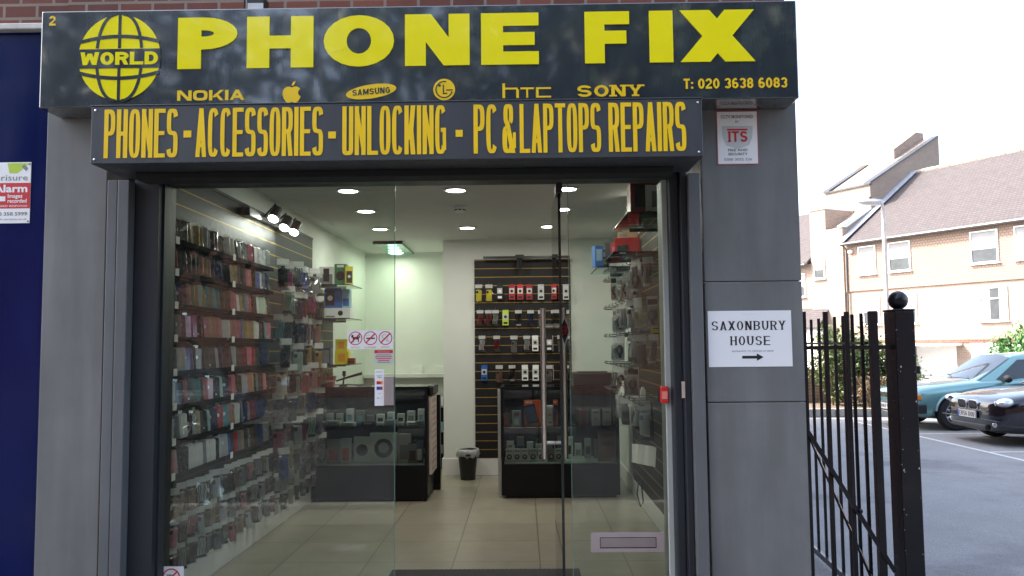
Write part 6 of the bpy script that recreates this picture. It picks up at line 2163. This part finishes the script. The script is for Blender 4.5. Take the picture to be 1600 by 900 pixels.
def car(name, label, paint, trim, loc, L, W, st, gh, wheels, wr, rimr, spokes, two_tone=None, rotz=0.0):
    t = thing(name, label, 'car', loc, rotz)
    ring_ = lambda h, zl, zs, zt: [(0, zl), (h * .8, zl), (h * .955, zl + .05), (h * .995, zl + (zs - zl) * .38), (h, zl + (zs - zl) * .72), (h * .985, zs), (h * .93, zs + (zt - zs) * .55), (h * .78, zt - .008), (h * .4, zt + .012), (0, zt + .018)]
    vs, fs = [], []
    for x, h, zl, zs, zt in st:
        r_ = ring_(h, zl, zs, zt)
        full = r_ + [(-y, z) for y, z in r_[-2:0:-1]]
        m_ = len(full)
        vs += [(x, -y, z) for y, z in full]
    for i in range(len(st) - 1):
        for k in range(m_):
            k2 = (k + 1) % m_
            fs.append((i * m_ + k, (i + 1) * m_ + k, (i + 1) * m_ + k2, i * m_ + k2))
    fs += [tuple(range(m_)), tuple((len(st) - 1) * m_ + k for k in range(m_ - 1, -1, -1))]
    b = MB().add(vs, fs)
    body = b.build('body', paint, t, smooth='auto', world=False, sub=2, angle=60)
    cut = MB()
    for wx in wheels:
        cut.lathe([(0, -1.2), (wr + .055, -1.2), (wr + .055, -(W / 2 - .24)), (0, -(W / 2 - .24))], Matrix.Translation((wx, 0, wr)) @ Matrix.Rotation(R(90), 4, 'X'), 40)
        cut.lathe([(0, (W / 2 - .24)), (wr + .055, (W / 2 - .24)), (wr + .055, 1.2), (0, 1.2)], Matrix.Translation((wx, 0, wr)) @ Matrix.Rotation(R(90), 4, 'X'), 40)
    co = cut.build('cutter', paint, t, world=False)
    bm_ = body.modifiers.new('arches', 'BOOLEAN')
    bm_.operation = 'DIFFERENCE'
    bm_.object = co
    bm_.solver = 'EXACT'
    bpy.context.view_layer.update()
    dg = bpy.context.evaluated_depsgraph_get()
    me = bpy.data.meshes.new_from_object(body.evaluated_get(dg))
    body.modifiers.clear()
    body.data = me
    bpy.data.objects.remove(co)
    me.materials.clear()
    me.materials.append(paint)
    me.polygons.foreach_set('material_index', [0] * len(me.polygons))
    # cabin
    vs, fs = [], []
    for x, hb_, zb_2, ht, zt in gh:
        r_ = [(hb_, zb_2), (ht + .012, zt - .05), (ht - .05, zt), (0, zt + .012)]
        full = r_ + [(-y, z) for y, z in r_[-2::-1]]
        m_ = len(full)
        vs += [(x, -y, z) for y, z in full]
    for i in range(len(gh) - 1):
        for k in range(m_ - 1):
            fs.append((i * m_ + k, (i + 1) * m_ + k, (i + 1) * m_ + k + 1, i * m_ + k + 1))
    fs += [tuple(range(m_)), tuple((len(gh) - 1) * m_ + k for k in range(m_ - 1, -1, -1))]
    MB().add(vs, fs).build('cabin', paint, t, smooth='auto', world=False, angle=28)
    # windscreen and rear window
    for (a, b_), nm in (((0, 1), 'windscreen'), ((-1, -2), 'rear_window')):
        A_, B_ = gh[a], gh[b_]
        P = [Vector((A_[0], -A_[1] * .97, A_[2])), Vector((A_[0], A_[1] * .97, A_[2])), Vector((B_[0], (B_[3] - .04), B_[4])), Vector((B_[0], -(B_[3] - .04), B_[4]))]
        A2 = Vector((A_[0], 0, A_[4]))
        B2 = Vector((B_[0], 0, B_[4]))
        n = (P[1] - P[0]).cross(P[3] - P[0]).normalized()
        if n.z < 0: n = -n
        e = [P[0].lerp(P[3], .04), P[1].lerp(P[2], .04), P[2].lerp(P[1], .08), P[3].lerp(P[0], .08)]
        e[0].y += .03; e[1].y -= .03
        o0 = Vector((0, 0, 0)) + n * .022
        # bow the glass towards the middle
        rows_ = []
        for f in range(7):
            u_ = f / 6
            bow = n * (.012 + .03 * (1 - (2 * u_ - 1) ** 2))
            rows_.append((e[0].lerp(e[1], u_) + bow, e[3].lerp(e[2], u_) + bow))
        q = MB()
        vv = [p for r2 in rows_ for p in r2]
        ff = [(2 * i, 2 * i + 2, 2 * i + 3, 2 * i + 1) for i in range(6)]
        if nm == 'rear_window':
            ff = [f_[::-1] for f_ in ff]
        q.add(vv, ff).build(nm, M['carglass'], t, smooth=True, world=False)
        if nm == 'windscreen':
            q = MB()
            for s in (-.45, .15):
                q.tube([(A_[0] - .02, s, A_[2] + .03), (A_[0] + .08, s + .3, A_[2] + .085), (A_[0] + .11, s + .48, A_[2] + .10)], .008, 6)
            q.build('wiper', M['cartrim'], t, world=False)
    # side windows
    for side in (-1, 1):
        segs = [(gh[1][0] - .42, gh[2][0] - .03, True), (gh[2][0] + .05, gh[3][0] - .05, False)]

        def sp(x, f):
            for i in range(len(gh) - 1):
                if gh[i][0] <= x <= gh[i + 1][0] + 1e-6:
                    k = (x - gh[i][0]) / (gh[i + 1][0] - gh[i][0])
                    g0 = [gh[i][j] + (gh[i + 1][j] - gh[i][j]) * k for j in range(5)]
                    y0, z0, y1, z1 = g0[1], g0[2], g0[3] + .012, g0[4] - .05
                    return Vector((x, side * (y0 + (y1 - y0) * f + .006), z0 + (z1 - z0) * f))
        for xa_, xb2, fa in segs:
            top0 = gh[1][0] + .03 if fa else xa_
            q = MB()
            bot = [sp(xa_ + (xb2 - xa_) * i / 6, .10 if not (fa and i == 0) else .2) for i in range(7)]
            top = [sp(top0 + (xb2 - top0) * i / 6, .93) for i in range(7)]
            ff = [(i, i + 1, 8 + i, 7 + i) for i in range(6)]
            if side > 0:
                ff = [f_[::-1] for f_ in ff]
            q.add(bot + top, ff).build('side_window', M['carglass'], t, smooth=True, world=False)
        # door mirror
        mx = gh[0][0] + .38
        q = MB().ball((mx, side * (W / 2 + .10), gh[0][2] + .06), .06, .11, .07, 14, 10).box(mx - .015, side * (W / 2 - .09), gh[0][2] + .0, mx + .03, side * (W / 2 + .04), gh[0][2] + .05)
        q.build('door_mirror', trim, t, smooth='auto', world=False)
        # door shut lines and handle
        q = MB()
        yy = side * (W / 2 + .0005)
        for xx in (gh[2][0] + .01,):
            q.box(xx - .15, yy - .002, gh[0][2] - .17, xx - .01, yy + .022 * side, gh[0][2] - .14)
        q.build('door_handle', trim, t, world=False)
    for wx in wheels:
        for side in (-1, 1):
            wheel(t, wx, side * (W / 2 - .105), wr, side, spokes, rimr)
    return t


# teal hatchback, nose towards the left
tl = (6.93, 15.72, 0)
st = [(0.0, .60, .34, .56, .66), (.05, .72, .28, .62, .72), (.16, .785, .22, .67, .755), (.42, .82, .19, .73, .80), (.9, .845, .17, .78, .855), (1.4, .85, .17, .83, .905), (2.4, .855, .17, .85, .93), (3.4, .85, .18, .86, .94), (4.0, .825, .22, .84, .93),
      (4.25, .76, .28, .8, .88), (4.32, .68, .36, .7, .8)]
gh = [(1.30, .72, .86, .66, .89), (2.02, .755, .88, .60, 1.325), (2.72, .765, .89, .605, 1.375), (3.62, .75, .90, .59, 1.335), (4.15, .70, .9, .60, .94)]
tc = car('parked_car', 'teal hatchback with black lower trim and amber indicators, behind the navy car', M['car_teal'], M['cartrim'], tl, 4.3, 1.71, st, gh, (.80, 3.35), .30, .19, 7)
q = MB()
for side in (-1, 1):       # pale wheel arch lips
    for wx in (.80, 3.35):
        pth = [(wx - .365 * math.cos(a), side * .85, .30 + .365 * math.sin(a)) for a in [R(8 + 164 * i / 14) for i in range(15)]]
        q.tube(pth, .022, 6)
q.build('wheel_arch_trim', M['car_teal_pale'], tc, smooth='auto', world=False)
q = MB().box(-.055, -.78, .30, .10, .78, .47).box(-.02, -.82, .30, .30, -.775, .47).box(-.02, .775, .30, .30, .82, .47)
q.build('front_bumper', M['cartrim'], tc, world=False, bevel=.03, seg=3)
MB().box(1.22, -.868, .17, 2.95, -.845, .34).box(1.22, .845, .17, 2.95, .868, .34).build('sill_trim', M['cartrim'], tc, world=False, bevel=.008)
MB().box(1.12, -.872, .50, 2.98, -.848, .53).box(1.12, .848, .50, 2.98, .872, .53).build('side_strip', M['car_teal_pale'], tc, world=False)
for side in (-1, 1):
    MB().box(.03, side * .42, .54, .075, side * .68, .66).build('headlight', M['headlamp'], tc, world=False, bevel=.015)
    MB().box(.04, side * .69, .55, .22, side * .80, .64).build('indicator', M['amberlamp'], tc, world=False, bevel=.012)
MB().box(.0, -.40, .55, .03, .40, .64).build('grille', M['cartrim'], tc, world=False, bevel=.008)
q = MB().box(-.068, -.26, .335, -.056, .26, .445, 0)
qq, wd = word('NN1 S24', w=.55, s=.15, t=.13, gap=.12)
lay(q, qq, (-.068, .22, .36), (0, -1, 0), (0, 0, 1), (-1, 0, 0), .44 / wd, .06, .001, 1)
q.build('number_plate', [M['numberplate'], M['ink']], tc, world=False)

# navy saloon in front of it
nl = (7.06, 13.22, 0)
st = [(0.0, .56, .30, .52, .64), (.05, .70, .23, .58, .69), (.16, .80, .19, .64, .735), (.42, .85, .17, .71, .79), (.9, .872, .16, .78, .86), (1.35, .875, .16, .83, .92), (2.3, .875, .16, .86, .95), (3.3, .875, .17, .88, .97), (3.9, .85, .2, .87, .98),
      (4.15, .78, .26, .84, .94), (4.22, .7, .34, .74, .84)]
gh = [(1.25, .74, .88, .68, .91), (1.98, .77, .90, .60, 1.36), (2.7, .78, .91, .61, 1.42), (3.55, .76, .92, .58, 1.36), (4.05, .72, .93, .62, .97)]
nc = car('parked_car', 'dark navy car with twin chrome edged grilles and plate EK56 DOU', M['car_navy'], M['car_navy'], nl, 4.2, 1.755, st, gh, (.84, 3.4), .315, .215, 9)
for side in (-1, 1):
    o = rrect(.25, .16, .06, 4)
    q = MB().prism([(.045 - .12 * z, side * .16 + x, .52 + z) for x, z in o], (-.05, 0, 0), 0)
    q.xf(Matrix.Identity(4))
    gk = q.build('kidney_surround', M['chrome'], nc, world=False, smooth='auto', bevel=.004)
    q = MB()
    i_ = rrect(.215, .13, .05, 4)
    q.prism([(-.006 - .12 * z, side * .16 + x, .535 + z) for x, z in i_], (-.006, 0, 0), 0)
    for k in range(7):
        yy = side * .16 - .085 + k * .028
        q.box(-.020, yy - .003, .545, -.010, yy + .003, .64)
    q.build('grille_slats', M['cartrim'], gk, world=False)
    # swept headlight
    hl_m = Matrix.Translation((.205, side * .655, .66)) @ Matrix.Rotation(R(side * 33), 4, 'Z') @ Matrix.Rotation(R(-6), 4, 'Y')
    q = MB().ball((0, 0, 0), .13, .235, .072, 24, 14)
    q.xf(hl_m)
    hl = q.build('headlight', M['headlamp'], nc, smooth=True, world=False)
    for k, yy in enumerate((-.07, .07)):
        MB().lathe([(.0, .0), (.045, .0), (.048, .012), (.03, .02), (0, .022)], hl_m @ Matrix.Translation((-.118 + abs(yy) * .05, side * yy, 0)) @ Matrix.Rotation(R(-90), 4, 'Y'), 16).build('lamp_bowl', M['chrome'], hl, world=False, smooth='auto')
    MB().ball((.055, side * .62, .33), .03, .055, .045, 16, 8).build('fog_light', M['headlamp'], nc, smooth=True, world=False)
MB().box(-.02, -.50, .235, .06, .50, .315).build('lower_grille', M['cartrim'], nc, world=False, bevel=.015)
q = MB().box(-.036, -.26, .40, -.018, .26, .51, 0)
q.box(-.0366, .215, .40, -.036, .26, .51, 2)
qq, wd = word('EK56 DOU', w=.52, s=.14, t=.12, gap=.12)
lay(q, qq, (-.036, .20, .42), (0, -1, 0), (0, 0, 1), (-1, 0, 0), .43 / wd, .072, .001, 1)
q.build('number_plate', [M['numberplate'], M['ink'], M['blueink']], nc, world=False)
MB().box(-.012, -.80, .385, .03, .80, .40).build('bumper_strip', M['cartrim'], nc, world=False, bevel=.004)

# ================================================================== THE STREET SEEN ONLY AS REFLECTIONS
def tree(label, x, y, h, rad, n, seed, size=.17):
    t = thing('street_tree', label, 'tree', (x, y, -.12), group='street trees reflected in the shop front')
    g = random.Random(seed)
    q = MB().tube([(x, y, -.12), (x + .05, y, h * .25), (x + .15, y - .1, h * .5)], [.28, .22, .16], 10)
    for i in range(9):
        a = 6.28 * i / 9 + g.uniform(-.3, .3)
        z0 = h * g.uniform(.26, .5)
        q.tube([(x + .08, y, z0), (x + rad[0] * .45 * math.cos(a), y + rad[1] * .45 * math.sin(a), z0 + h * .15), (x + rad[0] * .85 * math.cos(a), y + rad[1] * .85 * math.sin(a), z0 + h * .3)], [.11, .07, .03], 6)
    q.build('trunk', M['bark'], t, smooth='auto')
    q = MB()
    leafcloud(q, (x, y, h * .64), (rad[0], rad[1], h * .34), n, size, 60, 0, seed, .5)
    q.build('crown', M['leaf'], t)


tree('leafy street tree reflected in the left of the sign', -7.5, -6.8, 9.6, (3.6, 3.2), 4300, 31, .18)
tree('leafy street tree reflected in the middle of the sign', -1.2, -7.6, 10.2, (3.6, 3.2), 4600, 33, .18)
tree('leafy street tree reflected faintly at the right of the glass', 5.2, -8.6, 11.5, (4.6, 3.4), 16000, 35, .26)
ot = thing('opposite_terrace', 'brick terrace across the road, seen only as a reflection in the glass', 'building', (0, -19.6, 0))
OY = -7.0
MB().box(-30, -28, -.1, 26, -19.6, 7.0).build('wall', M['brick'], ot)
for i in range(9):
    for k in range(2):
        x = -26 + i * 5.6
        f = MB().box(x, -19.598, .9 + 3 * k, x + 1.6, -19.54, 2.5 + 3 * k).build('window', M['gutter'], ot)
        MB().box(x + .08, -19.539, .98 + 3 * k, x + 1.52, -19.53, 2.42 + 3 * k).build('pane', M['winglass'], f)
q = MB().add([(-30.3, -19.2, 6.9), (26.3, -19.2, 6.9), (26.3, -23.8, 9.6), (-30.3, -23.8, 9.6), (26.3, -28.3, 6.9), (-30.3, -28.3, 6.9)], [(0, 1, 2, 3), (3, 2, 4, 5), (0, 3, 5), (1, 4, 2)])
q.build('roof', M['roof'], ot)
st = [(0.0, .60, .34, .56, .66), (.05, .72, .28, .62, .72), (.16, .785, .22, .67, .755), (.42, .82, .19, .73, .80), (.9, .845, .17, .78, .855), (1.4, .85, .17, .83, .905), (2.4, .855, .17, .85, .93), (3.4, .85, .18, .86, .94), (4.0, .825, .22, .84, .93),
      (4.25, .76, .28, .8, .88), (4.32, .68, .36, .7, .8)]
gh = [(1.30, .72, .86, .66, .89), (2.02, .755, .88, .60, 1.325), (2.72, .765, .89, .605, 1.375), (3.62, .75, .90, .59, 1.335), (4.15, .70, .9, .60, .94)]
car('parked_car', 'silver car parked across the road, seen only as a reflection in the left pane', M['car_silver'], M['cartrim'], (-9.6, -7.55, -.12), 4.3, 1.71, st, gh, (.80, 3.35), .30, .19, 7)
q = thing('inspection_cover', 'small square metal cover in the pavement, reflected low in the left pane', 'cover', (-1.4, 2.1, 0))
MB().box(-1.54, 1.98, .0005, -1.26, 2.24, .008).build('frame', M['kerb'], q)
MB().box(-1.51, 2.01, .0082, -1.29, 2.21, .012).build('lid', M['lampgrey'], q)
# fallen leaves under the gate
lf = None
for i in range(16):
    x, y = rnd.uniform(1.55, 2.0), rnd.uniform(5.4, 6.2)
    if lf is None:
        lf = MB().add([(-.03, 0, .004), (0, .018, .012), (.035, 0, .006), (0, -.018, .010)], [(0, 3, 2, 1)]).build('fallen_leaf', M['dry'], world=False)
        o = lf
    else:
        o = lf.copy()
        col.objects.link(o)
    o.location = (x, y, .002)
    o.rotation_euler = (R(rnd.uniform(-12, 12)), R(rnd.uniform(-12, 12)), rnd.uniform(0, 6.28))
    tag(o, 'dry brown leaf lying on the tarmac under the gate', 'leaf', 'fallen leaves under the gate')
